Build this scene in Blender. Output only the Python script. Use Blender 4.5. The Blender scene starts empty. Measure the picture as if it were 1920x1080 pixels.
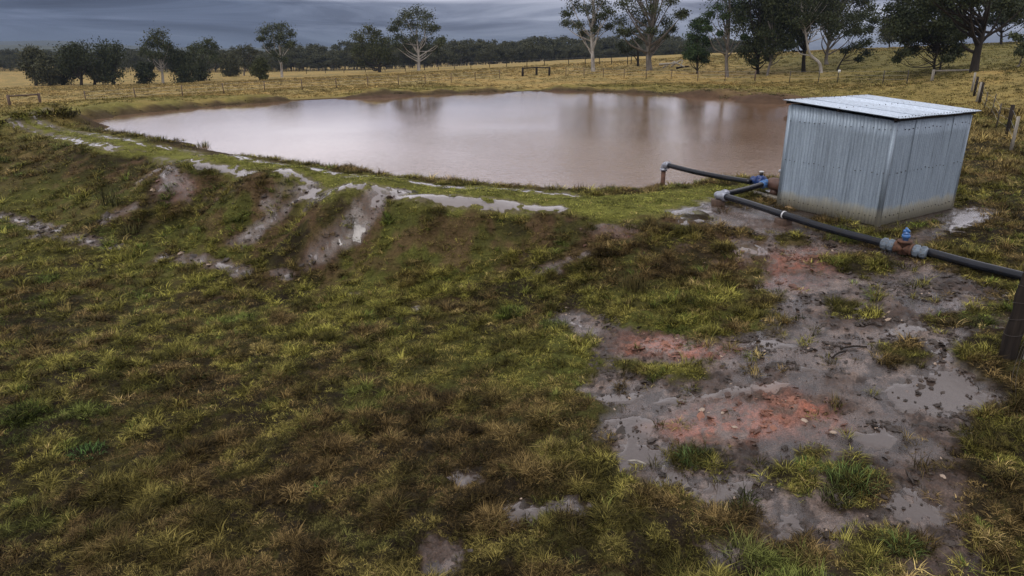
import bpy, bmesh, math, random
import numpy as np
from mathutils import Vector, Matrix

S = bpy.context.scene
COL = S.collection
rng = np.random.default_rng(7)
random.seed(7)

# ------------------------------------------------------------------ camera
CAM_Z = 3.5
F_PX = 1280.0                      # focal length in pixels of the 1920 wide photograph (24 mm)
PITCH = math.radians(18.97)
SP, CP = math.sin(PITCH), math.cos(PITCH)
cd = bpy.data.cameras.new('camera'); cam = bpy.data.objects.new('camera', cd); COL.objects.link(cam)
cam.location = (0, 0, CAM_Z); cam.rotation_euler = (math.pi / 2 - PITCH, 0, 0)
cd.sensor_width = 36.0; cd.lens = 24.0; cd.clip_start = 0.1; cd.clip_end = 9000
S.camera = cam

# ------------------------------------------------------------------ sky, sun, exposure
SUN_EL, SUN_ROT = math.radians(50), math.radians(215)
world = bpy.data.worlds.new('World'); S.world = world; world.use_nodes = True
def N(nt, typ, **kw):
    n = nt.nodes.new(typ)
    for k, v in kw.items():
        if k.startswith('_'): setattr(n, k[1:], v)
        else: n.inputs[k.replace('__', ' ')].default_value = v
    return n
def ramp(nt, stops, interp='LINEAR'):
    r = nt.nodes.new('ShaderNodeValToRGB'); r.color_ramp.interpolation = interp
    els = r.color_ramp.elements
    while len(els) < len(stops): els.new(0.5)
    for e, (p, c) in zip(els, stops):
        e.position = p; e.color = (*c, 1) if len(c) == 3 else c
    return r
def build_world():
    nt = world.node_tree; nt.nodes.clear(); L = nt.links.new
    out = N(nt, 'ShaderNodeOutputWorld'); bg = N(nt, 'ShaderNodeBackground', Strength=0.1); L(bg.outputs[0], out.inputs[0])
    sky = nt.nodes.new('ShaderNodeTexSky'); sky.sky_type = 'NISHITA'; sky.sun_disc = False
    sky.sun_elevation = SUN_EL; sky.sun_rotation = SUN_ROT; sky.air_density = 1.0; sky.dust_density = 2.0
    tc = N(nt, 'ShaderNodeTexCoord'); sx = N(nt, 'ShaderNodeSeparateXYZ'); L(tc.outputs['Generated'], sx.inputs[0])
    # the cloud deck: heavy and dark low down, bright belt above the view added for pond reflections
    ab = N(nt, 'ShaderNodeMath', _operation='MAXIMUM'); L(sx.outputs[2], ab.inputs[0]); ab.inputs[1].default_value = 0
    sq = N(nt, 'ShaderNodeMath', _operation='SQRT'); L(ab.outputs[0], sq.inputs[0])
    deck = [(0.29, (8.6, 8.6, 10.2)), (0.34, (11.5, 11.2, 12.6)), (0.55, (10.7, 10.4, 11.3)), (1.0, (9.1, 9.0, 9.5))]
    heavy = ramp(nt, [(0.0, (1.40, 1.75, 2.55)), (0.12, (1.20, 1.55, 2.35)), (0.19, (0.98, 1.26, 2.02)), (0.25, (1.10, 1.40, 2.20))] + deck)
    thin = ramp(nt, [(0.0, (4.0, 4.3, 5.3)), (0.12, (4.0, 4.3, 5.3)), (0.19, (3.9, 4.2, 5.3)), (0.25, (4.6, 4.8, 5.9))] + deck)
    L(sq.outputs[0], heavy.inputs[0]); L(sq.outputs[0], thin.inputs[0])
    # the cloud is thinner towards the right hand side of the view
    mr = N(nt, 'ShaderNodeMapRange'); mr.inputs[1].default_value = -0.35; mr.inputs[2].default_value = 0.6; L(sx.outputs[0], mr.inputs[0])
    base = N(nt, 'ShaderNodeMix', _data_type='RGBA'); L(mr.outputs[0], base.inputs[0]); L(heavy.outputs[0], base.inputs[6]); L(thin.outputs[0], base.inputs[7])
    mp = N(nt, 'ShaderNodeMapping'); mp.inputs['Scale'].default_value = (1.0, 1.0, 10.0); mp.inputs['Location'].default_value = (3.1, 0.4, 1.3)
    L(tc.outputs['Generated'], mp.inputs[0])
    n1 = N(nt, 'ShaderNodeTexNoise', Scale=3.3, Detail=8.0, Roughness=0.58, Distortion=0.9); L(mp.outputs[0], n1.inputs['Vector'])
    cl = ramp(nt, [(0.34, (0.50, 0.51, 0.55)), (0.45, (0.80, 0.81, 0.84)), (0.54, (1.16, 1.16, 1.15)), (0.66, (1.75, 1.70, 1.60))])
    L(n1.outputs[0], cl.inputs[0])
    m1 = N(nt, 'ShaderNodeMix', _data_type='RGBA', _blend_type='MULTIPLY'); m1.inputs[0].default_value = 1
    L(base.outputs[2], m1.inputs[6]); L(cl.outputs[0], m1.inputs[7])
    mx = N(nt, 'ShaderNodeMix', _data_type='RGBA'); mx.inputs[0].default_value = 0.98
    L(sky.outputs[0], mx.inputs[6]); L(m1.outputs[2], mx.inputs[7]); L(mx.outputs[2], bg.inputs[0])
build_world()
sd = bpy.data.lights.new('sun', 'SUN'); sd.energy = 1.4; sd.angle = math.radians(40); sd.color = (1.0, 0.96, 0.9)
sun = bpy.data.objects.new('sun', sd); COL.objects.link(sun)
sun.rotation_euler = Vector((math.sin(SUN_ROT) * math.cos(SUN_EL), math.cos(SUN_ROT) * math.cos(SUN_EL), math.sin(SUN_EL))).to_track_quat('Z', 'Y').to_euler()
S.view_settings.view_transform = 'Standard'; S.view_settings.look = 'None'
S.view_settings.exposure = 0.05; S.view_settings.gamma = 1.0; S.view_settings.use_curve_mapping = False
S.render.engine = 'CYCLES'
S.cycles.max_bounces = 6; S.cycles.volume_bounces = 1; S.cycles.transparent_max_bounces = 8

# ------------------------------------------------------------------ survey helpers: photograph pixel -> place in the world
def ray(u, v):
    a, b = (u - 960) / F_PX, (v - 540) / F_PX
    return np.array([a, CP - SP * b, -(SP + CP * b)])
def W(u, v, z=None, D=None):
    d = ray(u, v)
    t = (z - CAM_Z) / d[2] if D is None else D / d[1]
    return np.array([d[0] * t, d[1] * t, CAM_Z + d[2] * t])

# ------------------------------------------------------------------ noise (numpy)
def _h(ix, iy, seed):
    n = (ix * 374761393 + iy * 668265263 + seed * 1274126177) & 0xFFFFFFFF
    n = ((n ^ (n >> 13)) * 1274126177) & 0xFFFFFFFF
    n = n ^ (n >> 16)
    return (n & 0xFFFF) / 65535.0
def vnoise(x, y, seed=0):
    x0 = np.floor(x).astype(np.int64); y0 = np.floor(y).astype(np.int64)
    fx = x - x0; fy = y - y0
    fx = fx * fx * fx * (fx * (fx * 6 - 15) + 10); fy = fy * fy * fy * (fy * (fy * 6 - 15) + 10)
    a = _h(x0, y0, seed); b = _h(x0 + 1, y0, seed); c = _h(x0, y0 + 1, seed); d = _h(x0 + 1, y0 + 1, seed)
    return a + (b - a) * fx + (c - a) * fy + (a - b - c + d) * fx * fy
def fbm(x, y, f=1.0, o=4, seed=0, g=0.5):
    s = 0.0; amp = 1.0; tot = 0.0
    c, sn = math.cos(0.6), math.sin(0.6)
    for k in range(o):
        s = s + amp * vnoise(x * f + 17.3 * k, y * f - 9.1 * k, seed + k); tot += amp
        amp *= g; f *= 2.03; x, y = x * c - y * sn, x * sn + y * c
    return s / tot
def sstep(a, b, x):
    t = np.clip((x - a) / (b - a), 0, 1); return t * t * (3 - 2 * t)

# ------------------------------------------------------------------ terrain heights: surveyed points, smoothly joined
WATER = -0.40
cps = []
def cp(u, v, z=None, D=None): cps.append(W(u, v, z, D))
# shed pad, pipe line, dam crest
for u, v, z in [(1645,425,0),(1467,385,0),(1783,392,0),(1620,360,0),(1340,382,0),(1440,352,0),(1560,440,-.01),(1700,482,-.03),(1905,530,-.02),(1880,420,.03),
                (1200,388,0),(1000,378,0),(800,362,0),(600,332,0),(400,292,0),(250,258,-.03),(118,238,-.05),(60,220,0),(90,206,-.03),
                (-80,212,-.2),(-200,230,-.6)]: cp(u, v, z)
INNER = [(165,238),(230,250),(300,262),(480,295),(640,320),(800,340),(960,352),(1100,360),(1240,355),(1300,348),(1400,336)]
for u, v in INNER:
    cp(u, v, -0.04 - .10 * max(0, min(1, (420 - u) / 200)))
    cps.append(np.array([*(W(u, v, WATER)[:2] * 1.01), WATER - .08]))
    cps.append(np.array([*(W(u, v, WATER)[:2] * 1.06), WATER - .45]))
OUTER = [(0,228),(60,240),(200,272),(340,308),(480,340),(640,372),(760,384),(900,392),(1050,400),(1200,418),(1330,432),(1450,450)]
for u, v in OUTER: cp(u, v, -.06)
# bank face
for u, v, z in [(0,320,-1.15),(200,360,-1.2),(360,400,-1.25),(520,430,-1.15),(680,450,-.95),(860,470,-.85),(1020,490,-.75),(1180,500,-.55),(1330,510,-.42),(1450,540,-.33)]: cp(u, v, z)
for u, v, z in [(-150,400,-2.1),(0,408,-2.0),(100,440,-2.0),(180,456,-1.98),(320,482,-1.92),(440,503,-1.85),(540,522,-1.75),(700,560,-1.5),(860,580,-1.3),(1000,592,-1.1),(1130,606,-.85),(1280,640,-.65)]: cp(u, v, z)
for u, v, z in [(0,520,-2.0),(0,700,-1.75),(0,900,-1.6),(0,1080,-1.5),(300,620,-1.75),(300,850,-1.5),(300,1080,-1.35),(640,660,-1.4),(640,860,-1.25),(640,1080,-1.1),
                (960,700,-1.05),(960,900,-.95),(960,1080,-.9),(1200,740,-.72),(1200,900,-.75),(1250,1080,-.72),(1420,700,-.42),(1450,800,-.5),(1500,950,-.55),(1500,1080,-.58),
                (1600,600,-.18),(1700,720,-.28),(1740,850,-.36),(1750,1000,-.45),(1900,1080,-.45),(1900,860,-.3),(1870,740,-.22),(1790,650,-.12),(1885,665,-.02),(1890,600,-.03)]: cp(u, v, z)
# far shore and the bank behind it
FAR_SHORE = [(140,232),(162,226),(240,215),(400,200),(520,191),(640,185),(820,177),(1000,171),(1120,172),(1230,177),(1340,184),(1480,194)]
for u, v in FAR_SHORE:
    p = W(u, v, WATER); cps.append(p); q = p.copy(); q[:2] *= .965; q[2] = WATER - .4; cps.append(q)
for u, v in [(165,231),(185,230),(210,228),(240,226)]: p = W(u, v, WATER); p[2] = -.62; cps.append(p)
for u, v, z in [(128,224,0),(160,208,.02),(230,199,.05),(300,193,.05),(500,179,.05),(700,170.5,.05),(900,163,.05),(1050,161,.05),(1200,165,.05),(1330,172,.1),(1450,180,.15)]: cp(u, v, z)
for u, v in [(400,240),(700,240),(1000,210),(800,300),(1100,290),(1300,240),(1250,310),(1000,190),(600,210)]: cp(u, v, -1.7)
for x, y, z in [(15.5,37,-.42),(14.5,30,-.42),(12.5,24,-.42),(10.2,20.5,-.42),(17,44,-.42),(11,38,-1.2),(10,30,-1.2),(8.5,24,-1.0)]: cps.append(np.array([x, y, z]))   # shore behind the shed
for x, y, z in [(17.5,36,.1),(16.6,29,.1),(14.5,22,.06),(12.8,19.5,.02),(19.5,44,.2)]: cps.append(np.array([x, y, z]))
# beyond the pond
FENCE_BASE = [(162,193,-1.2),(255,187,-1.0),(343,181,-.8),(420,176,-.65),(497,172,-.5),(567,168.5,-.4),(631,165.5,-.3),(690,162,-.2),(747,160,-.1),(797,158,-.05),(846,155,0),(891,151,.1),(937,147,.2),
              (980,143,.3),(1061,143,.3),(1131,145,.25),(1212,148,.15),(1308,152,.15),(1415,152,.25),(1480,155,.3),(1534,155,.4),(1570,155.5,.5),(1655,158,.65),(1745,158,.9),(1815,157,1.0)]
for a in FENCE_BASE: cp(*a)
for u, v, z in [(14,203,-1.2),(0,160,-3.0),(100,163,-2.8),(300,157,-2.8),(500,148,-2.4),(640,141,-1.9),(712,134,-1.3),(785,131.5,-1.0),(1112,134,.6),(1215,132,.9),(1195,127,1.1),(1307,140,.7),(1364,143,.6),(1430,145,.6),(1500,146,.7),(1570,138,1.2)]: cp(u, v, z)
for u, v, D in [(-100,136,300),(0,136,300),(250,136,300),(560,134,300),(750,130,300),(900,123,280),(1050,113,270),(1200,107,260),(1330,102,240),(1450,97,200),(1600,91,165),(1750,87,140),(1900,80,115),(2050,74,110),
                (1830,136,60),(1885,256,30),(1900,268,27),(1830,192,48),(1740,120,82),(1600,128,95),(1900,130,62),(1960,200,40),(1960,300,24)]: cp(u, v, D=D)
for x, y, z in [(60,230,3.5),(90,240,3.8),(140,180,4.0),(200,400,0),(100,420,-1),(0,420,-4),(-200,420,-4.5),(-150,250,-4),(-120,120,-3.2),(-90,60,-2.6),(-60,30,-2.4),(-30,8,-2.1),(-400,0,-4),(400,0,3),(0,-400,-2),(0,-20,-1.0),(-12,-3,-1.7),(8,-4,-.4),
                (30,12,.4),(45,30,1.2),(60,60,3.2),(0,900,-5),(-700,700,-5),(700,700,-2),(0,2500,-5),(-2000,2000,-5),(2000,2000,-5),(-3000,0,-5),(3000,0,-3),(0,-3000,-4)]: cps.append(np.array([x, y, z]))
cps = np.array(cps)
_keep = [0]
for i in range(1, len(cps)):
    if np.min(np.hypot(*(cps[_keep][:, :2] - cps[i, :2]).T)) > .12: _keep.append(i)
cps = cps[_keep]
RC = 0.9
def _phi(dx, dy): return -np.sqrt(dx * dx + dy * dy + RC * RC)
_n = len(cps)
_A = np.zeros((_n + 1, _n + 1)); _A[:_n, :_n] = _phi(cps[:, None, 0] - cps[None, :, 0], cps[:, None, 1] - cps[None, :, 1])
_A[:_n, :_n] += np.eye(_n) * 0.01
_A[:_n, _n] = 1; _A[_n, :_n] = 1
_wt = np.linalg.solve(_A, np.append(cps[:, 2], 0))
def terrain(x, y):
    x = np.asarray(x, float); y = np.asarray(y, float); shp = x.shape; x = x.ravel(); y = y.ravel()
    z = np.full(x.shape, _wt[-1])
    for s in range(0, len(x), 60000):
        e = s + 60000
        z[s:e] += _phi(x[s:e, None] - cps[None, :, 0], y[s:e, None] - cps[None, :, 1]) @ _wt[:-1]
    return z.reshape(shp)
_T = np.geomspace(3.0, 600, 900)
def ground_at(u, v, dflt=250):
    d = ray(u, v); d = d / d[1]
    x, y, z = d[0] * _T, _T, CAM_Z + d[2] * _T
    g = terrain(x, y); k = np.nonzero(z < g)[0]
    if not len(k): return np.array([d[0] * dflt, dflt, float(terrain(d[0] * dflt, dflt))])
    k = max(k[0], 1); a0, a1 = z[k - 1] - g[k - 1], z[k] - g[k]; f = a0 / (a0 - a1)
    t = _T[k - 1] + f * (_T[k] - _T[k - 1])
    return np.array([d[0] * t, t, float(terrain(d[0] * t, t))])
def outline(pix): return np.array([ground_at(u, v)[:2] for u, v in pix])
def zat(x, y): return float(terrain(np.array([x]), np.array([y]))[0])

def sd_poly(P, x, y):
    d = np.full(x.shape, 1e9); ins = np.zeros(x.shape, bool)
    for i in range(len(P)):
        a, b = P[i - 1], P[i]; e = b - a
        t = np.clip(((x - a[0]) * e[0] + (y - a[1]) * e[1]) / (e @ e + 1e-9), 0, 1)
        d = np.minimum(d, np.hypot(x - a[0] - e[0] * t, y - a[1] - e[1] * t))
        c = ((a[1] > y) != (b[1] > y))
        with np.errstate(divide='ignore', invalid='ignore'):
            ins ^= c & (x < (b[0] - a[0]) * (y - a[1]) / (b[1] - a[1] + 1e-12) + a[0])
    return np.where(ins, -d, d)
def sd_line(P, x, y):
    d = np.full(x.shape, 1e9)
    for i in range(1, len(P)):
        a, b = P[i - 1], P[i]; e = b - a
        t = np.clip(((x - a[0]) * e[0] + (y - a[1]) * e[1]) / (e @ e + 1e-9), 0, 1)
        d = np.minimum(d, np.hypot(x - a[0] - e[0] * t, y - a[1] - e[1] * t))
    return d

# ------------------------------------------------------------------ what lies where on the ground
MUD = [outline(p) for p in [
    [(1040,588),(1130,602),(1220,628),(1330,638),(1430,622),(1450,560),(1425,500),(1440,440),(1400,412),(1470,418),(1560,440),(1640,462),(1720,492),(1800,505),(1860,545),(1905,600),(1800,655),(1850,705),(1925,735),(1920,775),(1840,790),(1800,850),(1830,960),(1900,1090),(1310,1090),(1300,930),(1190,880),(1130,800),(1140,765),(1075,735),(1120,690),(1095,640)],
    [(1080,440),(1130,425),(1220,428),(1320,432),(1400,450),(1420,500),(1330,505),(1280,480),(1200,475),(1140,468),(1090,470),(1050,495),(1060,470)],
    [(280,320),(350,332),(480,345),(600,360),(640,380),(580,385),(520,400),(470,385),(400,372),(330,372),(290,365)],
    [(930,500),(1040,495),(1040,512),(940,515)], [(940,940),(1080,925),(1110,960),(1000,990),(940,975)], [(800,1010),(880,1020),(860,1090),(790,1085)],
    [(860,870),(960,890),(900,915)], [(1235,398),(1330,372),(1450,395),(1530,415),(1440,440),(1260,425)], [(1700,455),(1780,395),(1840,385),(1895,420),(1820,440),(1740,455)],
    [(660,365),(750,360),(720,385),(690,420),(640,460),(580,485),(640,425),(670,385)], [(560,350),(600,362),(560,400),(510,425),(430,460),(500,400)],
    ]]
CLAY = [outline(p) for p in [
    [(1150,628),(1230,630),(1310,645),(1400,650),(1380,668),(1260,672),(1180,660)],
    [(1225,800),(1290,760),(1400,745),(1480,722),(1550,760),(1575,800),(1500,812),(1380,822),(1270,832)],
    [(1290,448),(1360,452),(1410,478),(1390,505),(1320,498),(1270,470)], [(1090,440),(1200,432),(1230,450),(1180,468),(1110,465)],
    [(1450,480),(1540,470),(1580,520),(1500,545),(1450,520)],
    [(310,340),(380,345),(370,362),(310,365)], [(720,385),(850,392),(840,402),(740,402)]]]
ISLAND = [outline(p) for p in [
    [(1565,482),(1640,478),(1672,505),(1620,522),(1570,510)], [(1650,650),(1700,640),(1750,668),(1710,690),(1660,678)], [(1240,690),(1310,685),(1325,705),(1260,715)], [(1140,672),(1230,680),(1220,700),(1150,695)],
    [(1265,850),(1300,835),(1345,850),(1330,872),(1270,868)], [(1430,875),(1500,870),(1540,915),(1490,930),(1430,900)], [(1550,875),(1610,860),(1690,900),(1650,950),(1560,950)],
    [(1780,655),(1830,625),(1925,640),(1925,695),(1840,700)], [(1540,565),(1620,560),(1640,590),(1560,605)], [(1735,590),(1850,570),(1900,580),(1850,610),(1750,612)],
    [(1590,1000),(1700,985),(1740,1040),(1600,1090),(1540,1060)], [(1310,960),(1400,950),(1440,1000),(1380,1020),(1310,1010)], [(1400,1030),(1520,1010),(1560,1090),(1400,1090)], [(1500,850),(1540,850),(1545,880),(1500,880)],
    [(1460,445),(1505,443),(1510,458),(1465,458)], [(1770,430),(1925,400),(1925,500),(1840,495),(1760,470)], [(1820,810),(1925,780),(1925,1090),(1860,1090),(1830,950)]]]
TRACK = [outline(p) for p in [
    [(90,205),(68,213),(70,224),(92,236),(150,248),(200,257),(260,269),(350,283),(460,298),(520,306),(600,318),(700,331),(780,341),(880,351),(1070,364)],
    [(15,224),(40,236),(95,252),(130,259),(200,276),(285,290),(370,305),(440,316),(480,324),(560,334),(640,350),(745,360),(800,368),(900,378),(950,382),(1040,390)]]]
CREST = np.concatenate([TRACK[0], TRACK[1][::-1]])
LAWN = outline([(1040,372),(1200,366),(1320,358),(1400,350),(1330,376),(1250,398),(1150,405),(1040,388)])
RILL = [(outline(p), w) for p, w in [
    ([(745,361),(715,372),(700,392),(680,412),(650,440),(620,462),(590,482)], .26), ([(690,366),(678,385),(672,400)], .16),
    ([(585,352),(560,372),(530,395),(500,420),(440,455)], .20), ([(312,322),(326,340),(300,353)], .25), ([(255,385),(220,402),(190,412)], .16),
    ([(425,352),(415,368)], .15), ([(0,404),(40,413),(75,424),(115,432),(70,441),(122,441),(180,455),(225,464)], .2), ([(305,479),(330,483),(380,489),(410,496),(445,505),(462,515)], .17), ([(520,508),(540,520)], .1),
    ([(1040,600),(1075,606),(1110,620)], .10), ([(680,552),(640,556)], .06), ([(780,575),(810,582)], .07),
    ([(1020,505),(1060,490),(1110,475)], .12)]]
POOL = [(outline(p), w) for p, w in [
    ([(1660,735),(1735,695),(1755,640),(1830,612),(1860,618),(1790,662),(1852,712),(1920,735),(1920,765),(1860,772),(1790,775),(1690,765)], .12),
    ([(1680,890),(1720,905),(1800,975),(1790,1000),(1700,985),(1660,950)], .07), ([(930,945),(1000,930),(1080,935),(1095,965),(1010,985),(940,975)], .08), ([(1250,395),(1300,382),(1330,378),(1340,392),(1300,415),(1265,420)], .2),
    ([(1780,405),(1830,388),(1895,420),(1820,432),(1760,438)], .15), ([(1100,735),(1200,748),(1330,738),(1440,722),(1540,698),(1545,706),(1450,735),(1320,755),(1200,772),(1110,750)], .07),
    ([(1170,850),(1200,830),(1240,840),(1230,862),(1180,868)], .05), ([(1300,1040),(1360,1030),(1360,1075),(1310,1085)], .06), ([(1640,640),(1700,600),(1740,610),(1680,640)], .1), ([(1140,790),(1190,770),(1230,800),(1180,840)], .06),
    ([(860,885),(900,880),(905,900),(875,905)], .04), ([(1340,905),(1420,900),(1420,935),(1350,945)], .05), ([(1360,450),(1420,460),(1430,480),(1370,475)], .25), ([(1570,820),(1640,800),(1700,830),(1620,850)], .08), ([(1440,980),(1510,960),(1530,1000),(1450,1010)], .06),
    ([(1400,640),(1470,620),(1500,650),(1420,668)], .1), ([(1250,870),(1300,880),(1290,930),(1240,900)], .05)]]
pond_line = [tuple(W(u, v, WATER)[:2]) for u, v in FAR_SHORE] + [(18, 44), (17, 37), (15.6, 30), (13.5, 24), (11.2, 20.5)] + [tuple(W(u, v, WATER)[:2]) for u, v in INNER[::-1]]
POND = np.array(pond_line)
SHED_F, SHED_L, SHED_R = (W(u, v, 0) for u, v in [(1645,425),(1467,385),(1783,392)])
_ex = (SHED_R - SHED_F)[:2]; SHED_W = float(np.hypot(*_ex)); _ex = _ex / SHED_W
_ey = np.array([-_ex[1], _ex[0]]); SHED_D = float(np.dot((SHED_L - SHED_F)[:2], _ey)); SHED_ROT = math.atan2(_ex[1], _ex[0])
SHED_POLY = np.array([SHED_F[:2], SHED_F[:2] + _ex * SHED_W, SHED_F[:2] + _ex * SHED_W + _ey * SHED_D, SHED_F[:2] + _ey * SHED_D])
BANK_LINE = outline([(60,240),(200,272),(340,308),(480,340),(640,372),(760,384),(900,392),(1050,400),(1200,418)])
TOE_LINE = outline([(0,408),(180,456),(440,503),(700,560),(1000,592),(1280,640)])

def zones(x, y):
    """weights of the ground's kinds at x, y"""
    Z = {}
    D = np.hypot(x, y)
    near = D < 40
    def sel(fn, size=1.0):
        r = np.full(x.shape, 1e3); i = np.nonzero(near)[0] if not size == 2 else np.arange(len(x)); r[i] = fn(x[i], y[i]); return r
    big = (fbm(x, y, .9, 4, 3) - .5) * 2; mid = (fbm(x, y, 3.1, 4, 11) - .5) * 2; fine = (fbm(x, y, 9.0, 3, 21) - .5) * 2
    sc = np.clip(D / 12, .45, 3)
    wob = (.55 * big + .35 * mid) * sc + .10 * fine
    mud = np.zeros(x.shape)
    for P in MUD: mud = np.maximum(mud, sstep(.22, -.22, (sel(lambda a, b: sd_poly(P, a, b), 2 if P[:, 1].max() > 40 else 1) + wob * .75) / sc))
    scar = sstep(6.5, 3.5, sd_line(BANK_LINE, x, y)) * (x < 4.5) * (D > 13); mud = mud * (1 - scar * (1 - sstep(.44, .60, fbm(x, y, 1.3, 4, 53))) * .9)
    isl = np.zeros(x.shape)
    for P in ISLAND: isl = np.maximum(isl, sstep(.14, -.14, sel(lambda a, b: sd_poly(P, a, b)) + wob * .35))
    clay = np.zeros(x.shape)
    for P in CLAY: clay = np.maximum(clay, sstep(.35, -.35, (sel(lambda a, b: sd_poly(P, a, b), 2 if P[:, 1].max() > 40 else 1) + wob * .5) / sc))
    film = np.zeros(x.shape)
    for P in TRACK:
        d = sel(lambda a, b: sd_line(P, a, b), 2)
        film = np.maximum(film, sstep(.42, .12, d + .16 * mid + .10 * fine) * sstep(.30, .40, fbm(x, y, .42, 3, 41) * .6 + .4 * fbm(x, y, 2.2, 3, 43) + .06 * sstep(29, 36, D)))
    film = film * sstep(.30, .44, fbm(x, y, 5.5, 3, 59))
    for P, w in RILL:
        d = sel(lambda a, b: sd_line(P, a, b))
        film = np.maximum(film, sstep(.80, .2, (d + .16 * mid) / w) * sstep(.30, .44, fbm(x, y, 2.2, 3, 47)) * sstep(.36, .48, fbm(x, y, 6.5, 3, 57)))
        mud = np.maximum(mud, sstep(1.9, .8, (d + .18 * mid) / w) * .9)
    silt = film.copy()
    for P, w in POOL: film = np.maximum(film, sstep(w, -w, sel(lambda a, b: sd_poly(P, a, b)) + .10 * big + .26 * mid + .10 * fine))
    # standing water in the hollows of the trampled mud
    slick = mud * (1 - isl) * sstep(.46, .60, fbm(x, y, 1.25, 4, 61))
    film = film * (1 - .95 * isl)
    shd = sd_poly(SHED_POLY, x, y)
    apron = sstep(.5, .1, shd + .15 * mid)
    pond = sd_poly(POND, x, y)
    Z['shore'] = sstep(1.6, .2, pond + .5 * big)
    Z['silt'] = silt; Z['slick'] = slick
    Z['mud'] = np.clip(np.maximum(mud, apron) * (1 - isl), 0, 1); Z['clay'] = clay * (1 - isl); Z['film'] = film * (shd > .05)
    crest = sstep(.75, .0, np.minimum(sd_poly(CREST, x, y), sd_poly(LAWN, x, y)) + .35 * big + .25 * mid)
    Z['crest'] = crest
    bank = sstep(5.5, 0, sd_line(BANK_LINE, x, y)) * (1 - crest)
    Z['bank'] = bank
    Z['toe'] = sstep(4.5, .8, sd_line(TOE_LINE, x, y) + 1.0 * big)
    Z['far'] = sstep(38, 75, D + 6 * big); Z['pond'] = pond; Z['shed'] = shd; Z['D'] = D
    Z['big'], Z['mid'], Z['fine'] = big, mid, fine
    return Z

# ------------------------------------------------------------------ material helpers
MATS = {}
def new_mat(name):
    m = bpy.data.materials.new(name); m.use_nodes = True; nt = m.node_tree; nt.nodes.clear()
    o = N(nt, 'ShaderNodeOutputMaterial'); b = N(nt, 'ShaderNodeBsdfPrincipled'); nt.links.new(b.outputs[0], o.inputs[0])
    MATS[name] = m
    return m, nt, b, nt.links.new
def simple(name, c1, c2, scale=6.0, rough=.6, metal=0.0, bump=.2, stretch=(1, 1, 1), detail=5.0, spec=.5, dist=.01, wear=None):
    m, nt, b, L = new_mat(name)
    tc = N(nt, 'ShaderNodeTexCoord'); mp = N(nt, 'ShaderNodeMapping'); mp.inputs['Scale'].default_value = stretch; L(tc.outputs['Object'], mp.inputs[0])
    n = N(nt, 'ShaderNodeTexNoise', Scale=scale, Detail=detail, Roughness=.6); L(mp.outputs[0], n.inputs['Vector'])
    r = ramp(nt, [(.3, c1), (.7, c2)]); L(n.outputs[0], r.inputs[0])
    col = r.outputs[0]
    if wear:
        n2 = N(nt, 'ShaderNodeTexNoise', Scale=scale * 2.7, Detail=6.0, Roughness=.7); L(mp.outputs[0], n2.inputs['Vector'])
        r2 = ramp(nt, [(.52, (0, 0, 0)), (.64, (1, 1, 1))]); L(n2.outputs[0], r2.inputs[0])
        mx = N(nt, 'ShaderNodeMix', _data_type='RGBA'); L(r2.outputs[0], mx.inputs[0]); L(col, mx.inputs[6]); mx.inputs[7].default_value = (*wear, 1); col = mx.outputs[2]
    L(col, b.inputs['Base Color']); b.inputs['Roughness'].default_value = rough; b.inputs['Metallic'].default_value = metal; b.inputs['Specular IOR Level'].default_value = spec
    if bump:
        bp = N(nt, 'ShaderNodeBump', Strength=bump, Distance=dist); L(n.outputs[0], bp.inputs['Height']); L(bp.outputs[0], b.inputs['Normal'])
    return m

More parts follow.
